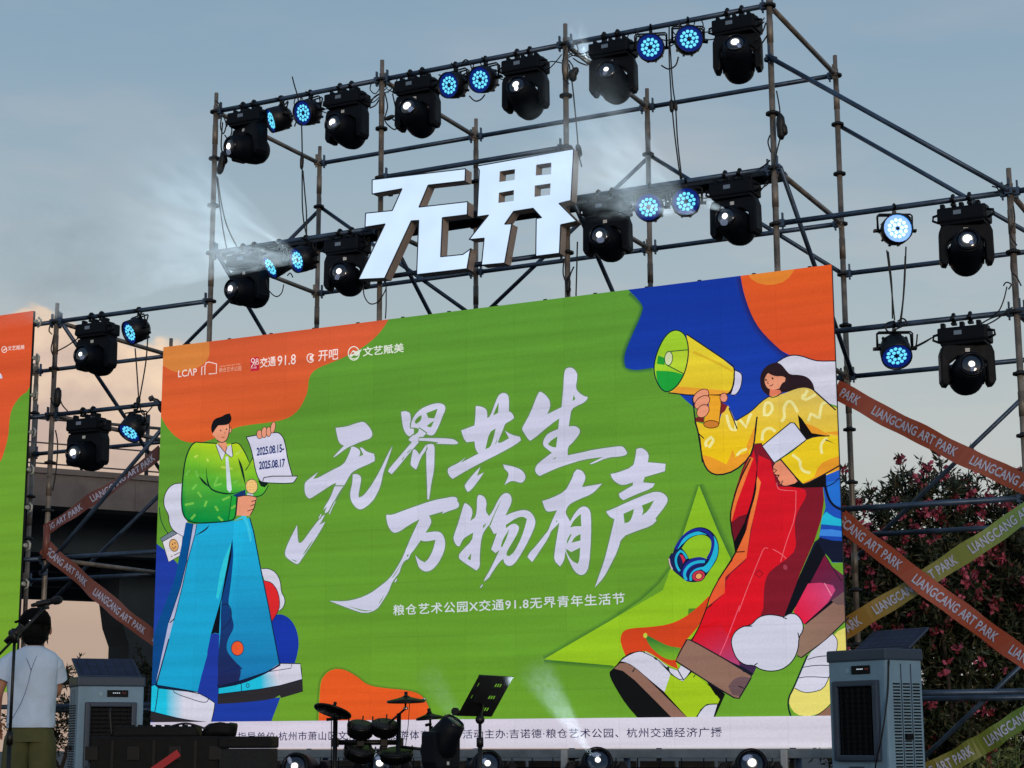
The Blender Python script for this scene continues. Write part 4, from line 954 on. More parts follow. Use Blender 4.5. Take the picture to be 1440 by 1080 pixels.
brush('R6', '500,203 550,205 640,170 780,120 900,80 1000,62 1060,50 1092,58 1100,75 1096,87 1112,105 1113,131 1096,150 1030,170 970,195 980,175 860,210 880,250 875,285 830,355 920,342 965,355 990,400 998,450 985,520 940,610 890,665 850,682 815,680 775,650 755,590 745,545 780,585 825,605 860,570 895,500 915,415 825,430 790,418 740,490 700,540 690,575 650,592 620,650 612,690 570,740 540,790 520,850 470,930 420,1005 320,1038 200,1000 20,930 150,935 260,912 360,870 450,805 530,740 590,650 640,560 680,460 710,390 780,240 690,290 620,340 570,358 540,340 515,300 500,240', ('430,960 485,870 455,935', '180,975 320,1012 395,1008 310,1022', '545,738 600,660 640,590 610,650 560,730', '670,545 690,535 680,560'))
brush('R6', '585,740 590,750 575,775 568,770')
brush('R7', '150,195 165,185 210,215 232,255 230,300 210,355 262,320 275,240 275,140 290,108 325,112 355,140 368,190 355,260 390,310 420,270 470,170 500,120 530,95 560,88 590,105 605,140 600,190 570,250 545,305 600,280 680,255 740,250 790,275 820,320 832,370 815,430 770,530 700,660 640,750 600,782 565,780 535,755 525,715 490,740 400,870 395,890 340,930 350,900 400,820 490,630 450,660 410,625 465,470 435,478 400,410 385,395 330,470 310,560 300,700 303,790 270,825 230,800 110,720 100,685 130,640 230,540 240,465 160,510 135,540 110,595 80,590 50,530 60,480 100,370',
      ('185,715 220,660 215,728', '332,400 368,372 336,428', '388,402 410,350 470,220 510,150 440,300 402,400', '550,392 650,325 710,312 748,335 740,380 700,510 630,650 580,690 555,680 560,640 640,510 677,430 668,400 635,378 595,388 550,425', '500,600 520,530 580,435 560,510 515,602'))
brush('R7', '325,955 330,965 312,990 304,985')
brush('R8', '430,60 460,30 500,40 525,75 530,110 500,180 620,160 670,150 625,200 580,240 480,280 400,320 370,360 360,400 390,450 400,470 440,400 480,355 520,340 560,360 577,410 578,600 560,850 530,910 490,925 440,895 400,820 360,720 350,800 315,850 265,800 270,720 290,600 310,480 270,520 235,555 222,600 130,740 80,812 40,770 60,730 110,680 180,590 215,550 250,460 290,375 215,390 190,370 165,297 240,275 360,215 400,140 425,90',
      ('400,520 430,460 490,405 495,510 440,510', '410,650 440,600 488,575 488,630', '400,580 415,575 375,660 372,630', '370,730 365,700 410,728 485,690 480,790 465,828 410,800', '280,465 292,460 290,480'))
brush('R8', '742,68 790,62 930,10 950,-60 960,-140 985,-150 1020,-146 1066,-100 1056,-30 1206,-16 1200,45 1030,95 1015,140 1115,150 1090,190 960,240 850,290 820,270 812,235 930,165 930,140 850,165 800,150 755,110')
brush('R8', '705,385 760,365 900,300 1080,225 1150,218 1200,240 1227,280 1210,330 1120,445 1130,460 1090,505 960,550 835,600 800,720 740,840 680,950 610,1025 640,940 690,800 730,640 775,450 740,435 715,405', ('850,405 940,365 925,430 900,475 860,485', '1005,335 1110,292 1060,380 1005,420 1020,380'))
A.text('CAP', '粮仓艺术公园X交通91.8无界青年生活节', '40,196', '1419,126', 66, (208, 214, 222), .012, 1.12)
# ============================== sponsors' row
LW = (240, 218, 214)
A.text('L1', 'LCΛP', '97,490', '308,464', 82, LW, .012)
for q in ('348,460 350,372 386,348 384,455', '392,344 398,322 428,312 516,334 514,440 428,447'): A.line('L1', q, 1.35, LW, sm=0)
A.text('L1', 'LIANGCANG ART PARK', '560,376', '803,346', 16, (232, 170, 140)); A.text('L1', '粮仓艺术公园', '558,436', '806,411', 52, (234, 182, 156))
A.poly('L1', '895,268 990,255 995,405 900,416', (192, 30, 62), sm=0); A.ring('L1', (925, 295), 18, 22, 1, LW); A.line('L1', '943,300 930,335 905,370', 1, LW); A.ring('L1', (972, 290), 12, 14, .9, LW); A.ring('L1', (974, 322), 15, 17, .9, LW); A.line('L1', '950,310 948,355', 1, LW, sm=0); A.text('L1', '交通', '915,395', '980,388', 22, LW)
A.text('L1', '交通', '1018,384', '1196,360', 112, LW, .014); A.text('L1', '91.8', '1214,362', '1420,340', 112, LW, .004)
A.ring('L2', (213, 268), 39, 48, 1.3, LW, 0, 40, 330); A.poly('L2', '205,248 258,225 235,262 255,300 205,292', LW, sm=0)
A.text('L2', '开吧', '313,312', '537,290', 120, LW, .008)
A.ring('L2', (700, 215), 62, 76, 1.3, (222, 226, 214)); A.poly('L2', '650,240 690,180 735,195 790,168 770,205 740,245 700,235 670,262', (222, 226, 214), sm=1); A.poly('L2', '668,225 690,198 712,214 690,222', (190, 80, 50), sm=0); A.line('L2', '655,265 700,278 745,262', 1, (222, 226, 214))
A.text('L2', '文艺赋美', '815,256', '1276,206', 104, (222, 228, 214), .016)
# ============================== white credit strip
zs = at(1006, 1008, YS).z
A.add([pix((xl, YS, zs)), pix((xr, YS, zs)), c4[2], c4[3]], [(208, 200, 218), (206, 202, 216), (212, 208, 220), (208, 200, 216)])
A.text('P', '指导单位:杭州市萧山区文化和广电旅游体育局', '336,1042', '620,1040', 12.5, (30, 30, 76), .006, 1.12)
A.text('P', '活动主办:吉诺德·粮仓艺术公园、杭州交通经济广播', '652.5,1039', '1017,1036.5', 13, (30, 30, 76), .006, 1.1)

CAB = mat('led_cabinet', (26, 27, 30), .6, .3)
scr = thing('led_screen', 'large wide LED screen with two cartoon figures and white brush lettering on green', 'screen', ((xl+xr)/2, YS, zb))
SL = Vector(scr.location)
mb = MB(); mb.box((0, .018, (zt-zb)/2), (xr-xl, .035, zt-zb), bevel=.004)
for i in range(15): mb.box((-(xr-xl)/2+.1+i*(xr-xl-.2)/14, .06, (zt-zb)/2), (.03, .05, zt-zb-.06))
mb.build('cabinet', CAB, scr)
A.build('picture', scr, SL, LEDM)
RAIL = mat('rail_aluminium', (120, 130, 140), .4, .7, noise=.2)
mb = MB(); mb.box((0, .04, -.045), (xr-xl, .09, .075), bevel=.004)
mb.build('base_rail', RAIL, scr)
WBR = mat('bracket_white', (170, 176, 182), .5, .3)
for qx in (795, 1104):
    p = at(qx, 1062, YS); mb = MB(); mb.box((p.x-SL.x, -.02, -.10), (.055, .03, .17), bevel=.004); mb.cyl((p.x-SL.x, -.04, -.05), (p.x-SL.x, -.03, -.05), .01, n=8); mb.cyl((p.x-SL.x, -.04, -.15), (p.x-SL.x, -.03, -.15), .01, n=8)
    mb.build('bracket', WBR, scr)
for i in range(14):
    mb = MB(); mb.box((-(xr-xl)/2+.3+i*.4908, .015, zt-zb+.005), (.03, .02, .012)); mb.build('locking_pin', CAB, scr)
for i in range(5):
    x = -(xr-xl)/2+.4+i*1.5; mb = MB(); mb.tube([(x, .14, -.08), (x, .14, STZ-zb)], .03, 10); mb.build('support_leg', STEEL_B, scr)

# ---- the second screen at the left edge
tr = at(47, 437, YS); zl2 = tr.z; xr2 = tr.x; zb2 = zl2-3.92-.0
xl2 = xr2-3.9
c42 = [pix((xl2, YS, zl2)), pix((xr2, YS, zl2)), pix((xr2, YS, zb2)), pix((xl2, YS, zb2))]
A = Art(halfplanes(c42))
A.add([c42[0], c42[1], c42[2], c42[3]], [(90, 146, 50), (86, 144, 48), (118, 164, 46), (118, 164, 48)])
A.poly('P', '-400,300 60,300 48,520 41,549 30,556 23,564 16,576 13,592 12,613 5,639 0,651 -40,690 -120,700 -400,720', (212, 84, 46))
A.poly('P', '-60,940 -8,955 0,966 8,985 9,1000 0,1038 -30,1080 -120,1100 -200,1000', (228, 92, 40))
A.text('LL', '文艺赋美', '62,530', '197,518', 36, (238, 214, 208), .012); A.ring('LL', (34, 520), 20, 24, 1, (238, 214, 208)); A.line('LL', '25,528 50,512', 1.6, (238, 214, 208), sm=0)
A.poly('LL', '-120,680 0,705 14,725 20,750 0,752 -60,770', WH, sm=1)
A.poly('P', '-200,600 -60,560 -20,600 -60,660 -150,690', WH, sm=1)
scr2 = thing('led_screen', 'orange and green LED screen cut off by the left edge of the photo', 'screen', ((xl2+xr2)/2, YS, zb2))
S2 = Vector(scr2.location)
mb = MB(); mb.box((0, .018, (zl2-zb2)/2), (xr2-xl2, .035, zl2-zb2), bevel=.004); mb.build('cabinet', CAB, scr2)
A.build('picture', scr2, S2, LEDM)
LATCH = mat('latch_pale', (176, 178, 170), .5, .2)
for i in range(10):
    mb = MB(); z = .25+i*.39; x = (xr2-xl2)/2
    mb.tube([(x+.005, .07, z), (x+.04, .07, z+.02), (x+.045, .07, z+.07), (x+.01, .07, z+.1)], .012, 6); mb.cyl((x+.0, .03, z+.05), (x+.03, .03, z+.05), .022, n=10)
    mb.build('latch', LATCH, scr2)
for x in (-1.5, 0, 1.6):
    mb = MB(); mb.tube([(x, .14, -.02), (x, .14, -zb2+STZ)], .03, 10) if zb2 > STZ else mb.tube([(x, .14, 0), (x, .14, .3)], .03, 10)
    mb.build('support_leg', STEEL_B, scr2)

# ================================================================== the two big letters
FACE = mat('letter_face', (90, 96, 104), .5, emit=(203, 227, 253), estr=.93, spec=.2)
_n, _l = nodes(FACE.node_tree); _tc = _n.new('ShaderNodeTexCoord'); _nz = _n.new('ShaderNodeTexNoise'); _nz.inputs['Scale'].default_value = 3.2; _nz.inputs['Detail'].default_value = 1
_l.new(_tc.outputs['Object'], _nz.inputs[0]); _mr = _n.new('ShaderNodeMapRange'); _mr.inputs[1].default_value = .3; _mr.inputs[2].default_value = .7; _mr.inputs[3].default_value = .98; _mr.inputs[4].default_value = 1.08
_l.new(_nz.outputs[0], _mr.inputs[0]); _l.new(_mr.outputs[0], _n['Principled BSDF'].inputs['Emission Strength'])
SIDE = mat('letter_side', (176, 160, 150), .55, .1, noise=.15, nscale=5)
YL = -.165
def letter(name, label, outline, holes):
    rings = [px('T', outline)]+[px('T', h) for h in holes]
    W3 = [[at(x, y, YL) for x, y in r] for r in rings]
    cx = sum(p.x for p in W3[0])/len(W3[0]); z0 = min(p.z for p in W3[0])
    t = thing(name, label, 'sign letter', (cx, YL, z0), group='big illuminated letters above the screen')
    cu = bpy.data.curves.new('o', 'CURVE'); cu.dimensions = '2D'; cu.fill_mode = 'FRONT'
    for r in W3:
        sp = cu.splines.new('POLY'); sp.points.add(len(r)-1); sp.use_cyclic_u = True
        for q, p in zip(sp.points, r): q.co = (p.x-cx, p.z-z0, 0, 1)
    o = bpy.data.objects.new('o', cu); col.objects.link(o); dg = bpy.context.evaluated_depsgraph_get(); dg.update()
    me = bpy.data.meshes.new_from_object(o.evaluated_get(dg)); bpy.data.objects.remove(o)
    fv = [(v.co.x, -.002, v.co.y) for v in me.vertices]; ff = [list(p.vertices) for p in me.polygons]
    mf = bpy.data.meshes.new('lit_face'); mf.from_pydata(fv, [], ff); mf.materials.append(FACE)
    fo = bpy.data.objects.new('lit_face', mf); col.objects.link(fo); fo.parent = t
    mb = MB()
    for r in W3:
        a = [Vector((p.x-cx, -.006, p.z-z0)) for p in r]
        va = [mb.bm.verts.new(p) for p in a]; vb = [mb.bm.verts.new(p+Vector((0, .125, 0))) for p in a]
        for k in range(len(a)): mb.bm.faces.new((va[k], va[(k+1) % len(a)], vb[(k+1) % len(a)], vb[k]))
    mb.build('side_wall', SIDE, t)
    mk = bpy.data.meshes.new('back_panel'); mk.from_pydata([(x, .117, z) for x, y, z in fv], [], ff); mk.materials.append(SIDE)
    bo = bpy.data.objects.new('back_panel', mk); col.objects.link(bo); bo.parent = t
    mb = MB()
    for r in W3[:1]:
        P = [Vector((p.x-cx, -.004, p.z-z0)) for p in r]
        for a, b in zip(P, P[1:]+P[:1]): mb.tube([a, b], .006, 4)
    mb.build('trim_edge', RINGM, t)
    xs = [p.x-cx for p in W3[0]]; zs_ = [p.z-z0 for p in W3[0]]
    mb = MB()
    for x in (min(xs)+.25, max(xs)-.25):
        mb.box((x, .13, max(zs_)-.12), (.04, .08, .03)); mb.box((x, .13, .06), (.04, .08, .03))
    mb.build('mounting_clip', RINGM, t)
letter('illuminated_letter', 'big white glowing channel letter, left of the two above the screen', '135,212 660,150 657,218 450,242 398,366 672,335 670,408 530,425 520,645 645,632 692,598 684,618 668,712 385,745 397,440 355,443 205,765 58,772 208,460 95,478 98,400 248,385 303,262 135,292', [])
letter('illuminated_letter', 'big white glowing channel letter with four square holes, right of the two above the screen', '725,135 1268,38 1252,328 1185,345 1285,445 1195,465 1188,625 1055,642 1058,430 1088,425 1040,372 930,390 880,462 920,460 880,680 750,692 765,540 680,548 790,410 725,420 738,160',
       ['853,165 938,152 935,212 850,224', '1058,128 1142,115 1140,180 1055,188', '848,285 932,270 930,330 845,342', '1050,245 1138,232 1135,295 1048,308'])
# ================================================================== ribbons tied across the wings
def ribbon(label, ends, Y, w, c0, c1, marks, hcap, tcol, dy=0.0):
    (a, b) = [at(x, y, Y) for x, y in ends]; d = (b-a); L = d.length; u = d.normalized(); n = Vector((0, -1, 0)); v = u.cross(n)*-1
    if v.z < 0: v = -v
    m0, m1 = [(at(x, y, Y)-a).dot(u) for x, y in marks]; pitch = m1-m0; text_at = m0-pitch*3
    t = thing('printed_ribbon', label, 'ribbon', a, group='printed ribbons tied across the scaffold')
    N = 26; V = []; F = []; C = []
    def bulge(s): return .012*math.sin(s*9+dy*50)+.008*math.sin(s*23+1.3)
    for i in range(N+1):
        s = i/N; c = [x+(y-x)*s for x, y in zip(c0, c1)]
        sag = -.022*math.sin(math.pi*s)+.004*math.sin(s*17+dy*9)
        for e in (-1, 1):
            for th in (0, 1):
                p = u*(L*s)+v*(e*w/2*(1+.04*math.sin(s*31)))+Vector((0, bulge(s)+e*.016*math.sin(s*11+dy*7)+th*.003, sag)); V.append(p); C.append(c)
    for i in range(N):
        k = i*4; q = k+4
        F += [[k, k+2, q+2, q], [k+1, q+1, q+3, k+3], [k, q, q+1, k+1], [k+2, k+3, q+3, q+2]]
    me = bpy.data.meshes.new('band'); me.from_pydata([tuple(p) for p in V], [], F)
    ca = me.color_attributes.new('dye', 'FLOAT_COLOR', 'POINT')
    for i, c in enumerate(C): ca.data[i].color = (*srgb(c), 1)
    me.materials.append(RIB); o = bpy.data.objects.new('band', me); col.objects.link(o); o.parent = t
    vs, fs, asp = TX
    LW_ = pitch/1.165; s0 = text_at
    while s0 < L:
        V = []; F = []
        for x, y in vs:
            k_ = s0+x*LW_; ss = min(max(k_/L, 0), 1)
            V.append(u*k_+v*((y-.5)*hcap)+Vector((0, bulge(ss)-.006+(y-.5)*hcap/(w/2)*.016*math.sin(ss*11+dy*7), -.022*math.sin(math.pi*ss)+.004*math.sin(ss*17+dy*9))))
        for f in fs:
            if all(0.01 < (s0+vs[i][0]*LW_) < L-.01 for i in f): F.append(f)
        s0 += pitch
        used = sorted({i for f in F for i in f}); mp = {o_: n_ for n_, o_ in enumerate(used)}
        if not used: continue
        me = bpy.data.meshes.new('lettering'); me.from_pydata([tuple(V[i]) for i in used], [], [[mp[i] for i in f] for f in F]); me.materials.append(mat('ribbon_print', tcol, .6))
        o = bpy.data.objects.new('lettering', me); col.objects.link(o); o.parent = t
    return t
RIB = bpy.data.materials.new('ribbon_cloth'); RIB.use_nodes = True
_n, _l = nodes(RIB.node_tree); _a = _n.new('ShaderNodeAttribute'); _a.attribute_name = 'dye'; _p = _n['Principled BSDF']
_l.new(_a.outputs['Color'], _p.inputs['Base Color']); _p.inputs['Roughness'].default_value = .45; _p.inputs['Sheen Weight'].default_value = .1
TX = text2d('LIANGCANG ART PARK', .022, 1.02)
TC = (178, 184, 210)
ribbon('orange ribbon printed in grey capitals, upper one right of the screen', [(1174, 546.5), (1452, 686)], -.07, .158, (158, 70, 44), (146, 66, 40), [(1225, 578), (1363, 648)], .079, TC, 0)
ribbon('orange ribbon printed in grey capitals, crossing over the yellow green ribbon', [(1180, 728.5), (1452, 933)], -.125, .158, (156, 70, 42), (160, 70, 42), [(1286, 808), (1420, 912)], .079, TC, .3)
ribbon('ochre to green ribbon printed in grey capitals, crossing under an orange ribbon', [(1180, 888.5), (1452, 713.5)], -.055, .155, (150, 110, 44), (112, 148, 72), [(1229, 858), (1363, 768)], .079, TC, .5)
ribbon('olive green ribbon printed in grey capitals, low beside the right air cooler', [(1296, 1092), (1452, 1000.5)], -.06, .155, (124, 112, 40), (90, 126, 44), [(1386, 1040), (1522, 962)], .079, TC, .7)
ribbon('red brown ribbon rising to the right from the left wing post', [(61, 746.5), (228, 634)], -.06, .125, (118, 66, 58), (98, 64, 64), [(131, 702), (233, 632)], .070, (160, 160, 180), .9)
ribbon('red brown ribbon falling to the right from the left wing post', [(62, 768), (222, 902)], -.065, .158, (122, 68, 58), (126, 70, 58), [(131, 831), (216, 897)], .075, (160, 160, 180), 1.1)
p = at(65.5, 757, -.07)
mb = MB(); mb.tube([p+Vector((-.0, 0, -.21)), p+Vector((0, 0, .12))], .035, 14); tag(mb.build('printed_ribbon', RIB), 'red brown ribbon fold wrapped round the left wing post', 'ribbon', 'printed ribbons tied across the scaffold')
ob = bpy.data.objects[-1] if False else None
for o in col.objects:
    if o.type == 'MESH' and o.get('label', '').startswith('red brown ribbon fold'):
        ca = o.data.color_attributes.new('dye', 'FLOAT_COLOR', 'POINT')
        for q in ca.data: q.color = (*srgb((118, 66, 56)), 1)

# ================================================================== air coolers
CB = mat('cooler_body', (112, 144, 166), .5, noise=.13, nscale=5, detail=8)
CD = mat('cooler_lid', (44, 60, 80), .5, noise=.1, nscale=10)
CK = mat('cooler_black', (6, 9, 15), .6, spec=.2)
SOL = bpy.data.materials.new('solar_cells'); SOL.use_nodes = True
_n, _l = nodes(SOL.node_tree); _p = _n['Principled BSDF']; _b = _n.new('ShaderNodeTexBrick'); _tc = _n.new('ShaderNodeTexCoord'); _l.new(_tc.outputs['Object'], _b.inputs[0])
_b.offset = 0; _b.inputs['Color1'].default_value = (*srgb((22, 34, 62)), 1); _b.inputs['Color2'].default_value = (*srgb((32, 46, 78)), 1); _b.inputs['Mortar'].default_value = (*srgb((12, 16, 26)), 1)
_b.inputs['Scale'].default_value = 1; _b.inputs['Brick Width'].default_value = .085; _b.inputs['Row Height'].default_value = .06; _b.inputs['Mortar Size'].default_value = .006
_l.new(_b.outputs[0], _p.inputs['Base Color']); _p.inputs['Roughness'].default_value = .4; _p.inputs['Specular IOR Level'].default_value = .25
def cooler(label, corner, rz, w, d, h, left_side, tilt, ph, plen):
    t = thing('air_cooler', label, 'air cooler', corner, rz, group='blue grey air coolers either side of the screen')
    ox = w/2 if left_side else -w/2      # corner is the near vertical edge
    X = lambda x: x+ox
    mb = MB()
    mb.box((X(0), d/2, .08+(h-.16)/2), (w, d, h-.16), bevel=.018); mb.box((X(0), d/2, .05), (w*.96, d*.96, .1), bevel=.01)
    body = mb.build('body', CB, t)
    mb = MB(); mb.box((X(0), d/2, h-.05), (w+.02, d+.02, .09), bevel=.014); mb.build('tank_lid', CD, t)
    # outlet
    fx = X(.0); fw = w*.78; fz = h-.54; fh = .60
    mb = MB()
    for s in (-1, 1):
        mb.box((fx+s*(fw/2-.025), -.014, fz), (.05, .05, fh), bevel=.012); mb.box((fx, -.014, fz+s*(fh/2-.022)), (fw-.1, .048, .045), bevel=.01)
    mb.build('outlet_frame', CD, t)
    mb = MB(); mb.box((fx, .012, fz), (fw-.06, .03, fh-.06)); mb.build('outlet_duct', CK, t)
    mb = MB()
    for k in range(14): mb.box((fx, -.008, fz-fh/2+.06+k*(fh-.11)/13), (fw-.1, .016, .004), rot=Matrix.Rotation(.5, 3, 'X'))
    for k in range(6): mb.box((fx-fw/2+.08+k*(fw-.16)/5, -.016, fz), (.004, .014, fh-.09))
    mb.build('outlet_louvre', mat('louvre', (12, 16, 24), .6, spec=.2), t)
    mb = MB(); mb.box((X(.06 if left_side else .05), -.003, h-.16), (.2, .012, .065), bevel=.008); pn = mb.build('control_panel', CK, t)
    mb = MB()
    for k in range(4): mb.box((X(.02+k*.018), -.0105, h-.155), (.011, .004, .006))
    mb.build('indicator', mat('indicator_white', (200, 210, 220), .4, emit=(200, 215, 230), estr=.8), pn)
    mb = MB()
    for k in range(2): mb.box((X(.11+k*.02), -.0105, h-.155), (.008, .004, .006))
    mb.build('warning_light', mat('indicator_red', (150, 60, 50), .4, emit=(150, 50, 40), estr=.4), pn)
    mb = MB(); mb.cyl((X(-.1), .0, h-.165), (X(-.1), -.005, h-.165), .018, n=12); mb.build('emblem', mat('emblem_grey', (134, 164, 180), .3), t)
    mb = MB(); mb.box((X(-.03), -.004, h-.93), (.16, .012, .1), bevel=.006); mb.build('drain_panel', CD, t)
    # slotted side
    sx = 0 if left_side else 0
    sgn = -1 if left_side else 1
    mb = MB()
    for c_ in range(3):
        for k in range(30): mb.box((sgn*.001, d*(.28+.27*c_), h-.27-k*.0235), (.006, d*.19, .0115))
    mb.build('side_vent', CK, t)
    mb = MB()
    for c_ in range(2): mb.box((sgn*.001, d*(.415+.27*c_), h*.5), (.006, .008, h-.24))
    mb.build('side_groove', CD, t)
    mb = MB(); mb.box((sgn*.012, d*.55, h-.66), (.03, d*.19, .045), bevel=.008); mb.build('side_handle', CK, t)
    # solar lid
    mb = MB(); r_ = Matrix.Rotation(tilt, 3, 'X')
    sp = bpy.data.objects.new('x', None)
    mb.box((0, plen/2, 0), (w*.96, plen, .018), bevel=.004); pnl = mb.build('solar_panel', CD, t, (X(.0), d*ph, h+.0))
    pnl.rotation_euler = (tilt, 0, 0)
    mb = MB(); mb.box((0, plen/2, .0105), (w*.92, plen-.03, .004)); mb.box((0, plen/2, -.0105), (w*.92, plen-.03, .004)); mb.build('cell_sheet', SOL, pnl); bpy.data.objects.remove(sp)
    mb = MB(); mb.tube([(X(.0), d*.95, h), (X(.0), d*ph+plen*.6*math.cos(tilt), h+plen*.6*math.sin(tilt)-.01)], .008, 6); mb.build('panel_prop', BLK2, t)
    return t
def corner(px_, py_, dep_): q = atd(px_, py_, dep_); return Vector((q.x, q.y, STZ))
c_r = cooler('blue grey air cooler with slotted side, under the ribbons right of the screen', corner(1249, 1040, 13.6), YAW-R(57), .62, .38, 1.46, False, R(36), .72, .27)
mb = MB(); mb.tube(catmull([(.0, .04, 1.33), (.012, .03, 1.36), (.016, .02, 1.32), (.012, -.0, 1.1), (-.02, -.045, .8), (-.1, -.05, .55), (-.13, -.04, .2), (-.14, -.03, 0)], 6), .006, 6); mb.build('power_cord', BLK2, c_r)
mb = MB(); mb.ell((.006, .33, .48), (.012, .018, .018)); mb.build('filler_cap', mat('cap_pale', (170, 180, 186), .4), c_r)
cooler('blue grey air cooler seen from the front, behind the person in the white shirt', corner(107, 1040, 17.0), YAW+R(24), .62, .42, 1.39, True, R(25), .2, .42)

# ================================================================== person seen from behind
SKIN = mat('skin', (176, 122, 96), .55, noise=.08, nscale=20)
TEE = mat('white_cotton', (192, 212, 236), .9, noise=.05, nscale=7, bump=.7)
PANT = mat('olive_twill', (74, 76, 44), .9, noise=.2, nscale=9, bump=.4)
HAIR = mat('black_hair', (6, 6, 7), .65, noise=.3, nscale=60, bump=.6, spec=.15)
CAPM = mat('black_cap', (7, 7, 8), .9, noise=.15, nscale=30, spec=.1)
pb = atd(42, 1040, 13.55)
per = thing('person', 'person in white T-shirt and olive trousers with back turned, behind the microphone stand', 'person', (pb.x, pb.y, STZ), YAW+R(8)); per.scale = (.9, .92, 1.0)
def skinmesh(verts, edges, radii, name, m, parent, sub=2):
    me = bpy.data.meshes.new('tmp'); me.from_pydata(verts, edges, []); o = bpy.data.objects.new('tmp', me); col.objects.link(o)
    md = o.modifiers.new('s', 'SKIN'); md.use_smooth_shade = True; o.modifiers.new('u', 'SUBSURF').levels = sub
    for v, r_ in zip(me.skin_vertices[0].data, radii): v.radius = r_ if isinstance(r_, tuple) else (r_, r_)
    me.skin_vertices[0].data[0].use_root = True
    dg = bpy.context.evaluated_depsgraph_get(); dg.update()
    m2 = bpy.data.meshes.new_from_object(o.evaluated_get(dg)); bpy.data.objects.remove(o)
    for p_ in m2.polygons: p_.use_smooth = True
    m2.materials.clear(); m2.materials.append(m); m2.name = name
    q = bpy.data.objects.new(name, m2); col.objects.link(q); q.parent = parent
    return q
V = []; E_ = []; Rd = []
def pt(p, r, prev=None):
    V.append(p); Rd.append(r)
    if prev is not None: E_.append((prev, len(V)-1))
    return len(V)-1
hip = pt((0, 0, .92), (.16, .11)); wst = pt((0, 0, 1.08), (.14, .1), hip); ch = pt((0, .0, 1.28), (.16, .11), wst); nk0 = pt((0, -.01, 1.43), (.07, .06), ch); nk1 = pt((0, .01, 1.50), (.052, .055), nk0)
hd0 = pt((0, .02, 1.58), (.07, .085), nk1); hd1 = pt((0, .02, 1.66), (.075, .09), hd0)
for s in (-1, 1):
    k = pt((s*.1, 0, .84), .088, hip); k = pt((s*.115, 0, .48), .058, k); k = pt((s*.12, -.02, .1), .04, k); k = pt((s*.125, .1, .045), (.04, .03), k); k = pt((s*.13, .18, .035), (.035, .025), k)
    k = pt((s*.185, 0, 1.385), .058, ch)
    if s < 0: pts_ = [((-.27, -.02, 1.14), .042), ((-.29, .12, .96), .033), ((-.29, .17, .92), (.022, .034)), ((-.285, .22, .885), (.018, .036))]
    else: pts_ = [((.195, .08, 1.15), .042), ((.13, .24, 1.12), .033), ((.10, .29, 1.14), (.022, .032)), ((.07, .33, 1.16), (.018, .034))]
    for p_, r_ in pts_: k = pt(p_, r_, k)
    hx, hy, hz = pts_[-1][0]; dx = Vector(pts_[-1][0])-Vector(pts_[-2][0]); dx.normalize()
    for f in range(4):
        b_ = Vector((hx, hy, hz))+Vector((-.5+f/3.0 if s > 0 else 0, 0, 0))*.0
        side = Vector((0, -.0, 1)) if s > 0 else Vector((0, .6, .8)).normalized()
        o_ = side*((f-1.5)*.021); ln = (.04, .045, .042, .034)[f]
        j = pt(tuple(b_+o_+dx*.02), .0095, k); j = pt(tuple(b_+o_+dx*(.02+ln)), .0088, j); j = pt(tuple(b_+o_+dx*(.025+ln*1.5)+Vector((s*-.02, 0, -.012))), .0078, j)
    th = pt(tuple(Vector((hx, hy, hz))-dx*.02+Vector((-s*.03, .01, .02))), .011, k); th = pt(tuple(Vector((hx, hy, hz))+dx*.015+Vector((-s*.045, .015, .03))), .009, th)
body = skinmesh(V, E_, Rd, 'body', SKIN, per)
def ring(cx, cy, z, rx, ry, n=28, wob=0, seed=0, tilt=0):
    return [(cx+rx*math.copysign(abs(math.cos(a))**.82, math.cos(a))*(1+wob*math.sin(a*5+seed+z*9)), cy+ry*math.copysign(abs(math.sin(a))**.82, math.sin(a))*(1+wob*math.sin(a*7+seed*2+z*13)), z+tilt*math.cos(a)) for a in [k*math.tau/n for k in range(n)]]
mb = MB()
mb.loft([ring(0, 0, .885, .19, .135, wob=.01, seed=1), ring(0, 0, .91, .194, .138, wob=.02), ring(0, 0, 1.0, .192, .13, wob=.03, seed=3), ring(0, 0, 1.1, .194, .126, wob=.025, seed=4), ring(0, 0, 1.22, .205, .13, wob=.015), ring(0, -.005, 1.32, .215, .126, wob=.01), ring(0, -.008, 1.39, .21, .108), ring(0, -.01, 1.44, .165, .088), ring(0, -.01, 1.47, .10, .074), ring(0, -.005, 1.485, .072, .066), ring(0, -.005, 1.475, .064, .06)], caps=False)
for s, q in ((-1, [(-.08, 0, 1.40), (-.15, 0, 1.385), (-.205, 0, 1.34), (-.235, -.005, 1.29), (-.255, -.01, 1.235)]), (1, [(.07, 0, 1.40), (.13, .0, 1.385), (.165, .015, 1.34), (.178, .04, 1.29), (.185, .065, 1.235)])):
    mb.tube(q, [.04, .068, .08, .084, .088], 20, caps=False); mb.tube([q[-1], tuple(Vector(q[-1])+(Vector(q[-2])-Vector(q[-1])).normalized()*-.001), tuple(Vector(q[-1])+(Vector(q[-2])-Vector(q[-1])).normalized()*-.002)], [.088, .085, .07], 20, caps=False)
from mathutils import noise as nz_
bmesh.ops.subdivide_edges(mb.bm, edges=mb.bm.edges[:], cuts=3, use_grid_fill=True, smooth=.6)
mb.bm.normal_update()
for v in mb.bm.verts:
    c_ = v.co; lowf = min(1, max(0, (1.42-c_.z)/.2))
    fold = math.sin(c_.z*26+c_.x*18+4*nz_.noise(c_*5))*.0045*(.4+.6*nz_.noise(c_*3+Vector((7, 0, 0))))+nz_.noise(Vector((c_.x*13, c_.y*13, c_.z*7)))*.007
    v.co += v.normal*fold*lowf
for f in mb.bm.faces: f.smooth = True
mb.build('shirt', TEE, per)
mb = MB()
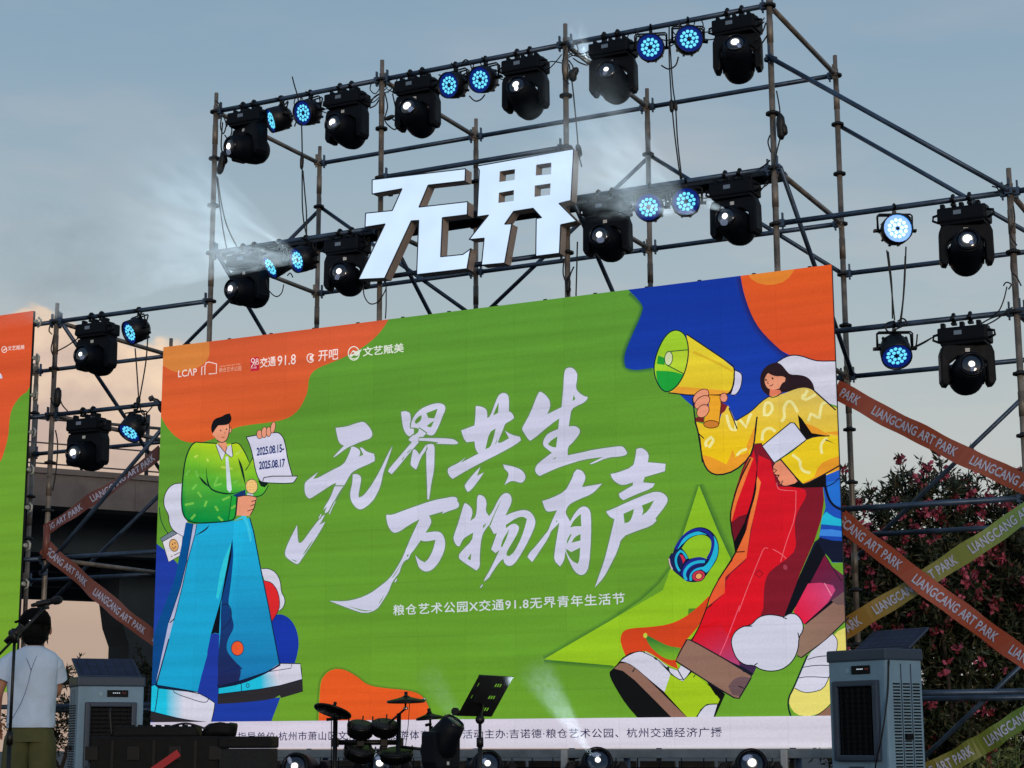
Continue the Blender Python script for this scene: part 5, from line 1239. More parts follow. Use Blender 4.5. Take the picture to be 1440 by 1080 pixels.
mb.loft([ring(0, 0, .97, .165, .105), ring(0, 0, .9, .172, .115), ring(0, 0, .86, .186, .128, wob=.01), ring(0, 0, .78, .204, .142, wob=.02)], caps=False)
for s in (-1, 1): mb.loft([ring(s*.09, 0, .86, .092, .112), ring(s*.098, 0, .8, .108, .124), ring(s*.10, 0, .7, .115, .125, wob=.03, seed=s), ring(s*.115, 0, .45, .105, .108, wob=.04, seed=s+2), ring(s*.125, -.01, .2, .10, .1, wob=.04, seed=s), ring(s*.125, -.01, .08, .105, .105, wob=.05)], caps=False)
mb.build('trousers', PANT, per)
mb = MB(); mb.ell((0, .005, 1.612), (.122, .13, .138), seg=24, rings=14)
random.seed(3)
for k in range(120):
    a = random.uniform(0, math.tau); e = random.uniform(-.75, 1.3); d = Vector((math.cos(a)*math.cos(e), math.sin(a)*math.cos(e), math.sin(e)))
    if d.y > .55 and d.z < .4: continue
    p_ = Vector((0, .005, 1.612))+Vector((d.x*.121, d.y*.128, d.z*.136)); q_ = p_+d*.006+Vector((random.uniform(-.012, .012), random.uniform(-.012, .012), -.03)); mb.tube([p_, p_+d*.004, q_], [.009, .007, .002], 5)
mb.build('hair', HAIR, per)
mb = MB(); mb.loft([ring(0, 0, 1.645, .129, .137), ring(0, 0, 1.70, .122, .131), ring(0, 0, 1.74, .095, .104), ring(0, 0, 1.768, .04, .045)])
mb.loft([[(-.10-.0, .06, 1.672), (-.1, -.06, 1.672), (-.1, -.06, 1.684), (-.1, .06, 1.684)], [(-.165, .05, 1.655), (-.165, -.05, 1.655), (-.165, -.05, 1.665), (-.165, .05, 1.665)]], smooth=False)
mb.build('cap', CAPM, per)
mb = MB(); mb.ell((-.03, -.136, 1.665), (.007, .004, .007), seg=8, rings=5); mb.build('cap_buckle', mat('bright_buckle', (220, 220, 220), .2, .6), per)
for s in (-1, 1):
    mb = MB(); mb.ell((s*.122, .04, 1.6), (.012, .02, .03), seg=10, rings=6); mb.build('ear', SKIN, per)
CORD = mat('blue_cord', (44, 60, 120), .5)
mb = MB(); mb.tube(catmull([(-.085, -.075, 1.44), (-.04, -.118, 1.38), (.0, -.136, 1.30)], 5), .0022, 5); mb.tube(catmull([(.06, -.075, 1.45), (.035, -.11, 1.40), (.0, -.136, 1.30), (-.02, -.146, 1.2), (-.06, -.146, 1.08), (-.12, -.138, .97), (-.17, -.115, .9)], 6), .0022, 5); mb.build('earphone_cord', CORD, per)
SHOE = mat('dark_shoe', (30, 30, 32), .6)
for s in (-1, 1):
    mb = MB(); mb.ell((s*.128, .06, .04), (.05, .14, .045), seg=14, rings=8); mb.box((s*.128, .06, .012), (.09, .27, .024), bevel=.01); mb.build('shoe', SHOE, per)

# ================================================================== microphone on a boom stand
GB_ = mat('gear_black', (6, 7, 8), .5, .0, noise=.2, nscale=30)
D = 12.7
top = atd(21, 890, D); ms = thing('microphone_stand', 'black boom microphone stand in front of the person in the white shirt', 'mic stand', (top.x, top.y, STZ))
O = Vector((top.x, top.y, STZ)); hh = top.z-STZ
mb = MB(); mb.tube([(0, 0, .08), (0, 0, hh*.52)], .0165, 10); mb.tube([(0, 0, hh*.52), (0, 0, hh)], .011, 10); mb.tube([(0, 0, hh*.5), (0, 0, hh*.56)], .022, 10); mb.build('pole', GB_, ms)
a_ = atd(-26, 946, D)-O; b_ = atd(67, 850, D+.1)-O
mb = MB(); mb.tube([a_, b_], .009, 8); mb.tube([a_, a_+(b_-a_)*.06], .016, 8); mb.build('boom', GB_, ms)
mb = MB(); mb.tube([(0, 0, hh-.07), (0, 0, hh+.03)], .026, 10); mb.cyl((-.04, 0, hh), (.04, 0, hh), .024, n=10); mb.tube([Vector((0, 0, hh))-(b_-a_).normalized()*.09, Vector((0, 0, hh))+(b_-a_).normalized()*.07], .02, 10); mb.build('clutch', GB_, ms)
for k in range(3):
    an = k*math.tau/3+.4; mb = MB(); mb.tube([(0, 0, .14), (math.cos(an)*.32, math.sin(an)*.32, .012)], .009, 8); mb.ell((math.cos(an)*.32, math.sin(an)*.32, .012), (.014, .014, .012)); mb.build('leg', GB_, ms)
m0, m1, m2 = atd(44, 851.5, D), atd(74, 845.5, D), atd(89, 842, D)
mc = thing('microphone', 'black handheld microphone held in the boom stand clip above the dark head', 'microphone', m0)
mb = MB(); mb.tube([Vector((0, 0, 0)), (m1-m0)*.1, m1-m0], [.011, .014, .021], 14); mb.build('handle', GB_, mc)
mb = MB(); q = (m2-m0).normalized(); mb.tube([m1-m0, m1-m0+q*.012, m1-m0+q*.04, m1-m0+q*.062, m1-m0+q*.072], [.022, .029, .031, .022, .006], 16); mb.build('grille', mat('mic_grille', (34, 35, 38), .4, .7, bump=.6, nscale=180), mc)
mb = MB(); mb.tube([(m0+m1)/2-O+Vector((0, 0, -.02)), b_], .012, 8); mb.tube([(m0+m1)/2-O-q*.035, (m0+m1)/2-O+q*.035], .023, 12, caps=False); mb.build('clip', GB_, ms)

# ================================================================== cases at the lower left
CASE = mat('case_black', (7, 9, 12), .65, noise=.2, nscale=18, bump=.1, spec=.2)
CASE2 = mat('case_grey', (17, 22, 27), .65, noise=.12, nscale=40, bump=.15, spec=.25)
def camframe(px_, py_, dep_):   # empty at stage level, facing the audience camera
    q = atd(px_, py_, dep_); return (q.x, q.y, STZ)
D = 13.2; k_ = F_PX/D
fc = thing('flight_case', 'long black flight case with a red strap, in front of the left air cooler', 'case', camframe(217, 1045, D), YAW)
h_ = 1.6214+(1045-1034)/k_-STZ
mb = MB(); mb.box((0, .25, h_/2), (181/k_, .5, h_), bevel=.012); mb.build('shell', CASE, fc)
mb = MB()
for x in (-.45, -.15, .15, .44): mb.box((x, -.006, h_-.12), (.09, .012, .1), bevel=.004)
for x in (-.3, .0, .3): mb.box((x, -.004, h_/2), (.02, .008, h_-.06))
mb.build('panel_rib', mat('case_edge', (10, 12, 15), .5, .0, spec=.25), fc)
mb = MB(); a_, b_ = atd(219, 1082, D-.02), atd(252, 1058.5, D-.02)
Rz = Matrix.Rotation(-YAW, 3, 'Z'); fl = Vector(fc.location)
a2, b2 = Rz @ (a_-fl), Rz @ (b_-fl); a2.y = b2.y = -.024; u_ = (b2-a2).normalized(); v_ = Vector((-u_.z, 0, u_.x))*.026; a2 = a2-u_*.35
mb.prism([a2-v_, b2-v_, b2+v_, a2+v_], (0, 1, 0), .006); mb.build('strap', mat('red_strap', (168, 24, 34), .6, noise=.1), fc)
for s in (-1, 1):
    mb = MB(); mb.box((s*.3, .25, .02), (.06, .4, .04)); mb.build('runner', CASE2, fc)
sb = thing('speaker_box', 'black speaker box with a small pale logo, right of the flight case', 'speaker', camframe(344.5, 1045, D), YAW)
mb = MB(); mb.box((0, .2, (h_-.09)/2), (73/k_, .42, h_-.09), bevel=.01); mb.build('cabinet', CASE2, sb)
mb = MB(); mb.box((-.002, .2, h_-.045), (76/k_, .44, .085), bevel=.016); mb.build('lid', CASE, sb)
mb = MB()
zl = 1.6214-(1058.5-1045)/k_-STZ
for a0, b0 in (((-.03, -.022), (.03, -.018)), ((-.026, -.02), (-.03, .02)), ((-.03, .02), (.028, .022)), ((.03, -.018), (.034, .02))): mb.tube([(a0[0]+.012, -.003, zl+a0[1]), (b0[0]+.012, -.003, zl+b0[1])], .0025, 5)
vs, fs, asp = text2d('US', .03)
b0 = [mb.bm.verts.new((-.012+x*.048, -.003, zl-.012+y*.024)) for x, y in vs]
for f in fs: mb.bm.faces.new([b0[i] for i in f])
mb.build('logo', mat('logo_pale', (150, 156, 160), .5), sb)
for x in (-.085, .085):
    mb = MB(); mb.box((x, -.002, zl-.13), (.085, .012, .1), bevel=.003); mb.build('handle_recess', CK, sb)
mx = thing('mixing_desk', 'low black sound desk lying on the flight case', 'sound desk', Vector(camframe(215, 1045, D))+Vector((0, 0, h_+.001)), YAW)
mb = MB(); mb.box((0, .2, .035), (.62, .3, .07), bevel=.012, taper=.94); mb.build('chassis', CASE, mx)
mb = MB()
for i in range(9):
    for j in range(3): mb.cyl((-.26+i*.065, .12+j*.07, .068), (-.26+i*.065, .12+j*.07, .082), .009, n=8)
mb.build('knob_bank', CK, mx)
bag = thing('cable_bag', 'lumpy black cable bag lying at the right end of the flight case', 'bag', Vector(camframe(306, 1045, D))+Vector((0, 0, h_+.001)), YAW)
mb = MB()
mb.loft([[(x+rx*math.copysign(abs(math.cos(a))**.6, math.cos(a)), .2+.1*math.copysign(abs(math.sin(a))**.6, math.sin(a)), z+.008*math.sin(3*a+x*9)) for a in [k*math.tau/20 for k in range(20)]] for x, rx, z in ((-.02, .12, .0), (-.02, .125, .03), (-.01, .12, .065), (0, .105, .085), (.0, .05, .092))])
mb.build('bag_body', CASE, bag)
mb = MB(); mb.tube(catmull([(-.1, .1, .05), (-.25, .08, .09), (-.42, .1, .05), (-.5, .12, .02), (-.62, .1, .03)], 6), .008, 6); mb.build('cable_tail', GB_, bag)
mb = MB(); mb.tube(catmull([(-.32, .1, 0), (-.34, .1, .16), (-.34, .12, .2)], 5), .008, 6); mb.build('antenna', GB_, mx)

# ================================================================== electronic drum kit
D = 14.5; k_ = F_PX/D
dk = thing('drum_kit', 'black electronic drum kit with three cymbal pads in front of the credit strip', 'drum kit', camframe(520, 1045, D), YAW)
dl = Vector(dk.location)
def L(px_, py_, off=0): return Rz @ (atd(px_, py_, D+off)-dl)
DRB = mat('drum_black', (6, 7, 9), .4, .0, noise=.2, nscale=20, spec=.25)
PADM = mat('drum_head', (22, 23, 27), .6)
def cym(px_, py_, r, tilt_x, tilt_y):
    mb = MB(); rt = Matrix.Rotation(tilt_y, 3, 'Y') @ Matrix.Rotation(tilt_x, 3, 'X')
    prof = [(r, 0), (r*.98, .012), (r*.5, .028), (r*.22, .04), (.02, .05)]; rings = []
    for rr, z in [(r*.96, -.006)]+prof: rings.append([L(px_, py_)+rt @ Vector((rr*math.cos(a), rr*math.sin(a), z-.02)) for a in [k*math.tau/28 for k in range(28)]])
    mb.loft(rings); mb.cyl(L(px_, py_), L(px_, py_)+rt @ Vector((0, 0, .06)), .014, n=8)
    return mb.build('cymbal_pad', DRB, dk)
cym(468.7, 997.5, .155, R(-16), R(15)); cym(571, 983.5, .155, R(4), R(-1)); cym(604, 1007, .11, R(3), R(-5))
mb = MB(); mb.ell(L(597, 983)+Vector((0, -.02, 0)), (.02, .01, .006)); mb.build('edge_glint', mat('chrome', (220, 224, 228), .1, .9), dk)
mb = MB(); mb.tube([L(471.7, 1010), Vector((L(471.7, 1080).x, L(471.7, 1010).y, .02))], .019, 10); mb.tube([L(469, 1000), L(470, 1012)], .01, 8); mb.tube([L(459, 1012), L(480, 1010)], .012, 8); mb.tube([L(466, 1008), L(466, 1080)], .004, 5); mb.build('rack_post', DRB, dk)
mb = MB(); mb.tube([L(561, 1003), Vector((L(561, 1080).x, L(561, 1003).y, .02))], .018, 10); mb.tube([L(562, 1004), L(570, 997), L(570.5, 984)], .008, 8); mb.tube([L(535, 1027), L(572, 995)], .009, 8); mb.tube([L(576, 988), L(574, 1020), L(570, 1052)], .003, 5); mb.build('rack_post', DRB, dk)
mb = MB(); mb.ell(L(570.5, 996), (.022, .015, .012)); mb.build('boom_joint', mat('chrome', (220, 224, 228), .1, .9), dk)
mb = MB(); mb.tube([L(605, 1000), Vector((L(605.5, 1050).x, L(605, 1000).y, .02))], .009, 8); mb.tube([L(606, 1021), Vector((L(606, 1050).x, L(605, 1000).y, .02))], .016, 8); mb.tube([L(598, 1020), L(607, 1018)], .012, 6); mb.build('hi_hat_stand', DRB, dk)
mb = MB(); mb.tube([L(469, 1044), L(566, 1044)], .021, 10)
for x in (471, 507, 540, 562): mb.box(L(x, 1044), (.06, .06, .07), bevel=.008)
mb.tube([L(562, 1050), L(607, 1055)], .012, 8); mb.build('rack_bar', DRB, dk)
def pad(px_, py_, r, h, tx, ty):
    rt = Matrix.Rotation(ty, 3, 'Y') @ Matrix.Rotation(tx, 3, 'X'); c = L(px_, py_)
    mb = MB(); mb.loft([[c+rt @ Vector((rr*math.cos(a), rr*math.sin(a), z)) for a in [k*math.tau/26 for k in range(26)]] for rr, z in ((r*.8, -h), (r*.97, -h*.8), (r, -h*.2), (r*1.03, 0), (r*1.03, .015), (r*.95, .02))])
    for k in range(5):
        a = k*math.tau/5+.3; mb.cyl(c+rt @ Vector((r*1.03*math.cos(a), r*1.03*math.sin(a), -h*.6)), c+rt @ Vector((r*1.03*math.cos(a), r*1.03*math.sin(a), .05)), .006, n=6)
    o = mb.build('drum_pad', DRB, dk)
    mb = MB(); mb.loft([[c+rt @ Vector((rr*math.cos(a), rr*math.sin(a), z)) for a in [k*math.tau/26 for k in range(26)]] for rr, z in ((r*.94, .019), (r*.93, .023))]); mb.build('pad_head', PADM, o)
pad(507, 1022, .105, .08, R(22), R(8)); pad(541, 1020, .105, .08, R(22), R(6)); pad(505, 1055, .12, .07, R(24), R(16)); pad(557, 1060, .13, .06, R(18), R(-2))
for x, y in ((491, 1012), (533, 1010)):
    mb = MB(); mb.tube([L(x, y), L(x-1.5, y+16)], .005, 5); mb.build('tension_rod', DRB, dk)
mb = MB(); mb.tube([L(520, 1046), L(524, 1062), L(522, 1085)], .012, 8); mb.box(L(540, 1049), (.05, .05, .06), bevel=.01); mb.build('pad_arm', DRB, dk)
mb = MB(); mb.box((-.1, .25, .12), (.3, .12, .24), bevel=.02); mb.build('kick_pad', DRB, dk)

# ================================================================== music stand
D = 13.6; k_ = F_PX/D
ms_ = thing('music_stand', 'black perforated music stand leaning right in front of the credit strip', 'music stand', camframe(674, 1045, D), YAW)
ml = Vector(ms_.location)
def L2(px_, py_, off=0): return Rz @ (atd(px_, py_, D+off)-ml)
th_, ph_ = R(60), R(33)
wx = Vector((math.cos(th_), math.sin(th_), 0)); up_ = Vector((0, 0, 1))*math.cos(ph_)+Vector((math.sin(th_), -math.cos(th_), 0))*math.sin(ph_)
bl = L2(643, 1006); Wd, Hd = .50, .345
nn = wx.cross(up_)
cols = [0, .02, .05, .065, .30, .325, .335, .36, .37, .395, .405, .43, .44, .50]; rws = [0, .045, .075, .15, .18, .255, .285, .345]
holes = {(c_, r_) for c_ in (4, 6, 8) for r_ in (1, 3, 5)} | {(2, 3), (2, 5)}
holes = {(4, 1), (6, 1), (8, 1), (4, 3), (6, 3), (8, 3), (4, 5), (6, 5), (8, 5), (2, 5), (2, 3)}
mb = MB()
for off_ in (0, .004):
    for i in range(len(cols)-1):
        for j in range(len(rws)-1):
            if (i, j) in holes: continue
            f = [bl+wx*cols[a]+up_*rws[b]+nn*off_ for a, b in ((i, j), (i+1, j), (i+1, j+1), (i, j+1))]; mb.face(f)
mb.box(bl+wx*.25+up_*.345+nn*.002, (.5, .01, .012), rot=Matrix((wx, nn, up_)).transposed())
mb.build('desk', GB_, ms_)
mb = MB(); mb.box(bl+wx*.25-nn*.03, (.5, .065, .008), rot=Matrix((wx, nn, up_)).transposed()); mb.tube([bl-wx*.005-nn*.02+up_*.02, bl-wx*.03-nn*.02+up_*.02], .03, 12); mb.build('ledge', GB_, ms_)
pt_ = L2(675, 1012); mb = MB(); mb.tube([pt_, Vector((pt_.x, pt_.y, .3))], .012, 8); mb.tube([Vector((pt_.x, pt_.y, pt_.z-.16)), Vector((pt_.x, pt_.y, .25))], .018, 8); mb.tube([Vector((pt_.x, pt_.y, pt_.z-.2)), Vector((pt_.x, pt_.y, pt_.z-.13))], .026, 8); mb.build('pole', GB_, ms_)
mb = MB(); mb.ell(pt_+Vector((0, 0, .0)), (.035, .035, .035)); mb.tube([pt_, bl+wx*.25+up_*.1+nn*.01], .016, 8); mb.build('tilt_joint', GB_, ms_)
for k in range(3):
    an = k*math.tau/3; mb = MB(); mb.tube([(pt_.x, pt_.y, .3), (pt_.x+math.cos(an)*.3, pt_.y+math.sin(an)*.3, .01)], .009, 8); mb.build('leg', GB_, ms_)

# ================================================================== dark moving head in the foreground
q = atd(620, 1056, 13.0)
rc = thing('road_case', 'low black road case under the unlit moving head near the music stand', 'case', (q.x, q.y, STZ), YAW)
mb = MB(); mb.box((0, 0, .2), (.4, .4, .4), bevel=.015); mb.build('shell', CASE, rc)
t = copy_tree(head0); set_head(t, 'unlit dark moving head in the foreground left of the music stand', (q.x, q.y, STZ+.4), 0, -52, True, .78, YAW+R(60))
t['category'] = 'stage light'; del t['group']
for c in list(t.children):
    if c.name.startswith('hook_clamp'): bpy.data.objects.remove(c)
    elif c.name.startswith('head'):
        for g in list(c.children):
            if g.name.startswith(('lamp', 'reflector')): bpy.data.objects.remove(g)

# ================================================================== cables
CBL = mat('cable_black', (14, 15, 18), .55)
def cable(label, strands, Y=-.06, r=.007, plugs=()):
    o_ = at(*strands[0][0], Y); t = thing('power_cable', label, 'cable', o_, group='black cables on the scaffold')
    for s in strands:
        mb = MB(); mb.tube(catmull([at(x, y, Y)-o_ for x, y in s], 5), r, 6); mb.build('strand', CBL, t)
    for (x0, y0), (x1, y1), rr in plugs:
        mb = MB(); a, b = at(x0, y0, Y)-o_, at(x1, y1, Y)-o_; mb.tube([a, a+(b-a)*.15, a+(b-a)*.4, a+(b-a)*.85, b], [rr*.4, rr, rr*1.15, rr, rr*.5], 10); mb.build('plug', CBL, t)
    return t
cable('black cable with a plug hanging from the top pipe near the left end', [[(423, 136), (424, 170), (425, 217), (425, 280), (427, 310), (432, 336)], [(426, 240), (429, 275), (431, 300), (431, 335)], [(411, 108), (414, 120), (419, 138), (420, 160), (414, 178)]], plugs=[((425, 218), (424, 238), .018)])
cable('pair of black cables with plugs hanging right of the top par light pair', [[(941, 36), (941, 80), (943, 120), (945, 150), (950, 200), (957, 252)], [(942, 60), (946, 120), (950, 150), (953, 200), (959, 253)]], plugs=[((944, 140), (945, 158), .02), ((949, 142), (951, 156), .016)])
cable('black cable running down beside the third tower post', [[(800, 90), (805, 120), (810, 170), (814, 215), (818, 235)], [(797, 60), (791, 90), (793, 110), (800, 118)]], plugs=[((812, 203), (816, 220), .024)])
cable('black cable and plug taped to the tall right corner post', [[(1077, 32), (1072, 45), (1062, 58)], [(1080, 48), (1072, 60), (1062, 70)], [(1092, 128), (1096, 150), (1097, 162)], [(1097, 195), (1092, 215), (1088, 240)], [(1083, 190), (1080, 200), (1084, 214)], [(1083, 225), (1076, 232), (1068, 237)]], plugs=[((1097, 160), (1099, 196), .035), ((1100, 174), (1104, 190), .03)])
cable('black cable bundle with a plug at the left corner post', [[(303, 142), (308, 146), (312, 155)], [(312, 162), (310, 178), (314, 188), (318, 176), (315, 165)], [(313, 172), (311, 205), (314, 218)], [(305, 248), (307, 270), (309, 290), (314, 325), (319, 350)], [(306, 250), (312, 290), (320, 320), (333, 347)], [(320, 168), (326, 182), (322, 196), (316, 190)]], plugs=[((316, 214), (308, 245), .035), ((313, 213), (317, 230), .03)])
cable('twin black cables between the two par lights of the right wing', [[(1247, 352), (1250, 375), (1253, 400), (1258, 450)], [(1249, 354), (1254, 400), (1255, 448)], [(1274, 347), (1272, 400), (1267, 454)], [(1273, 360), (1270, 420), (1265, 456)], [(1256, 452), (1247, 455), (1246, 463), (1252, 467), (1262, 462), (1275, 455), (1270, 448), (1262, 452)], [(1290, 470), (1288, 486), (1282, 490)]], plugs=[])
cable('twin black cables between the two par lights of the left wing', [[(190, 490), (192, 515), (195, 560)], [(208, 470), (205, 510), (196, 562)], [(195, 560), (199, 580), (205, 582), (214, 572)], [(213, 560), (222, 562), (226, 568)]], plugs=[((195, 558), (194, 570), .02)])
cable('looped black cable under the first white letter', [[(511, 398), (512, 415), (520, 427), (532, 424), (542, 408), (543, 398)], [(543, 400), (543, 430), (542, 448)]], r=.006)
cable('knotted black cable under the second white letter', [[(793, 365), (792, 385), (797, 400)], [(807, 375), (801, 390), (798, 415)], [(812, 340), (811, 380), (810, 416)], [(800, 388), (795, 398), (802, 406), (799, 416)]], plugs=[((800, 392), (798, 412), .02)])
cable('small black cable loop under the smoky second lift lights', [[(374, 393), (378, 408), (388, 417), (396, 412), (399, 400)], [(404, 388), (408, 384), (412, 390)]], r=.006)
cable('black cable wound round the left wing front post', [[(71, 456), (69, 465), (73, 470)], [(76, 470), (74, 480), (72, 492), (76, 505), (73, 520), (75, 530)], [(71, 560), (76, 570), (80, 578)], [(84, 560), (88, 570), (95, 578)], [(80, 494), (95, 486), (112, 474)], [(78, 605), (81, 625), (79, 660), (74, 690)]], plugs=[((82, 545), (80, 572), .035)])
cable('black cables trailing along the top pipe by the second post', [[(520, 148), (525, 138), (533, 132)], [(520, 152), (528, 148), (533, 140)], [(541, 130), (545, 150), (541, 168), (548, 178), (556, 182), (558, 172), (552, 168)], [(552, 132), (556, 150), (558, 160)], [(541, 168), (550, 166), (556, 162)], [(650, 88), (655, 84), (660, 88), (664, 98)], [(617, 105), (630, 110), (645, 108), (660, 100)], [(660, 135), (668, 142), (676, 140), (682, 133)]], plugs=[((542, 168), (554, 163), .02)])
cable('black cables trailing behind the moving head right of the third post', [[(800, 85), (806, 95), (802, 105)], [(806, 82), (815, 88), (826, 92)], [(878, 62), (884, 70), (892, 68)], [(930, 92), (940, 97), (950, 92), (954, 80)], [(893, 40), (900, 55), (892, 70)], [(955, 30), (957, 50), (962, 62)]], plugs=[((805, 98), (806, 114), .035), ((812, 95), (802, 112), .03)])
cable('thin black cable along the right wing post', [[(1425, 290), (1427, 310), (1421, 330), (1430, 345)], [(1422, 357), (1422, 380), (1430, 390), (1436, 402)], [(1416, 403), (1412, 420), (1406, 435), (1399, 442)], [(1380, 455), (1395, 447), (1420, 440)], [(1384, 458), (1400, 450), (1424, 432)], [(1411, 402), (1415, 397), (1422, 400), (1418, 407)], [(1395, 262), (1402, 264), (1405, 268), (1412, 262), (1418, 258)]], r=.006)
cable('thin black ties on the pipe beside the lower right moving head', [[(1282, 489), (1295, 483), (1310, 475)], [(1280, 492), (1300, 482), (1312, 474)]], r=.005)

def chain(label, xs, k, Y=.03, seed=1):
    random.seed(seed); strands = []
    for a, b in zip(xs, xs[1:]):
        for _ in range(2):
            ya, yb = lz(a, k), lz(b, k); sg = random.uniform(8, 26); mx_ = a+(b-a)*random.uniform(.35, .65)
            strands.append([(a, ya+random.uniform(10, 26)), (a+(mx_-a)*.5, (ya*.75+yb*.25)+sg*.8+8), (mx_, (ya+yb)/2+sg+10), (mx_+(b-mx_)*.5, (ya*.25+yb*.75)+sg*.8+8), (b, yb+random.uniform(10, 26))])
        if random.random() < .7:
            m_ = a+(b-a)*random.uniform(.2, .8); y_ = lz(m_, k); strands.append([(m_-5, y_+2), (m_-7, y_+12), (m_, y_+18), (m_+6, y_+10), (m_+3, y_+1)])
    cable(label, strands, Y, .0055)
chain('black daisy chain cables sagging along the top pipe between the lamps', [318, 352, 396, 437, 489, 545, 588, 641, 683, 739, 790, 862, 915, 967, 1036, 1075], 0, seed=4)
chain('black daisy chain cables sagging along the second lift between the lamps', [318, 352, 393, 431, 489, 520], 3, seed=5)
chain('black daisy chain cables between the second lift lamps right of the letters', [820, 854, 914, 964, 1033, 1080], 3, seed=6)
# ================================================================== plants
GREEN = [mat('leaf_dark', (34, 44, 26), .6), mat('leaf_mid', (52, 64, 36), .55), mat('leaf_olive', (76, 70, 46), .6)]
PINK = [mat('petal_pink', (186, 84, 110), .6), mat('petal_red', (142, 50, 62), .6)]
BARK = mat('bark', (60, 50, 42), .9, noise=.3, nscale=12)
def leaves(spots, name, parent, L_=.11, Wd_=.024, mats=GREEN):
    V = []; F = []; MI = []
    for p, d in spots:
        l = L_*random.uniform(.6, 1.25); w = Wd_*random.uniform(.8, 1.3)
        s = d.cross(Vector((random.uniform(-1, 1), random.uniform(-1, 1), random.uniform(-1, 1))))
        if s.length < 1e-3: continue
        s = s.normalized()*w/2; b = len(V); mid_ = p+d*l*.5+Vector((0, 0, random.uniform(-.012, .004)))
        V += [p, mid_+s, p+d*l, mid_-s]; F.append((b, b+1, b+2, b+3)); MI.append(random.choice((0, 0, 1, 1, 2)) if len(mats) == 3 else random.randrange(len(mats)))
    me = bpy.data.meshes.new(name); me.from_pydata([tuple(v) for v in V], [], F); me.polygons.foreach_set('material_index', MI)
    for m in mats: me.materials.append(m)
    o = bpy.data.objects.new(name, me); col.objects.link(o); o.parent = parent
    return o
def rdir(up=0):
    while True:
        v = Vector((random.uniform(-1, 1), random.uniform(-1, 1), random.uniform(-1, 1)))
        if .05 < v.length < 1: return (v.normalized()+Vector((0, 0, up))).normalized()
def bush(name, label, cat, lobes, depth, dens, sprigs, flowers, base_px, group=None, L_=.11, mats=GREEN, fl=PINK):
    b0 = atd(base_px[0], base_px[1], depth); base = Vector((b0.x, b0.y, 0)); t = thing(name, label, cat, base, group=group)
    k = F_PX/depth; sp = []; fspots = []; mb = MB()
    for (x, y, rx, ry, nl) in lobes:
        c = atd(x, y, depth+random.uniform(-.5, .5))-base; rx /= k; ry /= k; rd = (rx+ry)/2*.8
        if rx*ry < .08: rd *= .9
        root = Vector((random.uniform(-.3, .3), random.uniform(-.2, .2), 0)); mid_ = root.lerp(c, .55)+Vector((random.uniform(-.2, .2), random.uniform(-.2, .2), 0))
        mb.tube(catmull([root, mid_, c, c+Vector((random.uniform(-.3, .3)*rx, 0, ry*.7))], 4), [.035-.0024*i for i in range(13)], 6)
        n_ = int(rx*ry*dens*nl)
        cl = [rdir()*random.uniform(.25, 1.0) for _ in range(max(8, n_//42))]   # leaf clumps leave gaps between them
        for _ in range(n_):
            q = random.choice(cl)+rdir()*random.uniform(0, .3)
            p_ = c+Vector((q.x*rx, q.y*rd, q.z*ry)); sp.append((p_, rdir(.25)))
        for _ in range(int(flowers*nl*(.35 if y > 850 else 1))):
            q = rdir(.1); q = (q-FWD*.9).normalized()*random.uniform(.9, 1.16); fspots.append(c+Vector((q.x*rx, q.y*rd, q.z*ry)))
        for _ in range(int(sprigs*nl)):
            q = rdir(.5); q.z = abs(q.z); q.normalize(); s0 = c+Vector((q.x*rx, q.y*rd, q.z*ry))*.8; d = (q+Vector((0, 0, .7))).normalized(); ln = random.uniform(.14, .32)
            mb.tube([s0, s0+d*ln*.6, s0+d*ln], [.007, .005, .003], 4)
            for i in range(int(ln*70)):
                p_ = s0+d*ln*random.uniform(.25, 1.02); sp.append((p_, (rdir()*.8+d*.7).normalized()))
            if random.random() < .35 and flowers: fspots.append(s0+d*ln)
    mb.build('stems', BARK, t); leaves(sp, 'foliage', t, L_, L_*.23, mats)
    if fspots:
        fs = []
        for p_ in fspots:
            for _ in range(random.randint(9, 20)): fs.append((p_+rdir()*random.uniform(0, .06), rdir(.2)))
        leaves(fs, 'flowers', t, .06, .05, fl)
    return t
random.seed(11)
GO = 'pink oleander bushes behind the right wing'
bush('flowering_bush', 'pink flowering oleander nearest the screen edge, behind the right wing', 'bush', [(1192, 735, 42, 60, 1), (1246, 735, 46, 48, .7), (1232, 840, 68, 90, 1.5), (1215, 950, 70, 100, 1.5), (1225, 1060, 80, 70, 1.2)], 20.6, 8500, 9, 15, (1215, 1060), GO)
bush('flowering_bush', 'tallest pink flowering oleander, crossed by two orange ribbons', 'bush', [(1302, 700, 58, 52, .8), (1350, 722, 62, 70, .9), (1310, 800, 75, 80, 1.4), (1320, 900, 90, 90, 1.5), (1330, 1000, 90, 90, 1.5), (1330, 1070, 110, 50, 1.2)], 20.1, 8500, 10, 18, (1325, 1060), GO)
bush('flowering_bush', 'pink flowering oleander at the right edge, behind the green ribbons', 'bush', [(1415, 730, 55, 60, .9), (1440, 790, 70, 70, 1.2), (1410, 850, 75, 80, 1.5), (1430, 940, 80, 90, 1.5), (1425, 1040, 90, 70, 1.4), (1500, 850, 80, 120, .8)], 20.4, 8500, 9, 22, (1430, 1060), GO)
GREEN2 = [mat('hedge_dark', (26, 34, 22), .7), mat('hedge_mid', (40, 50, 30), .7)]
bush('shrub', 'small dark shrub behind the left air cooler', 'shrub', [(96, 952, 18, 20, .6), (112, 1000, 40, 50, 1.3), (150, 1010, 60, 60, 1.2), (60, 1030, 60, 50, 1.1)], 21, 7000, 4, 0, (110, 1060), None, .08, GREEN2)
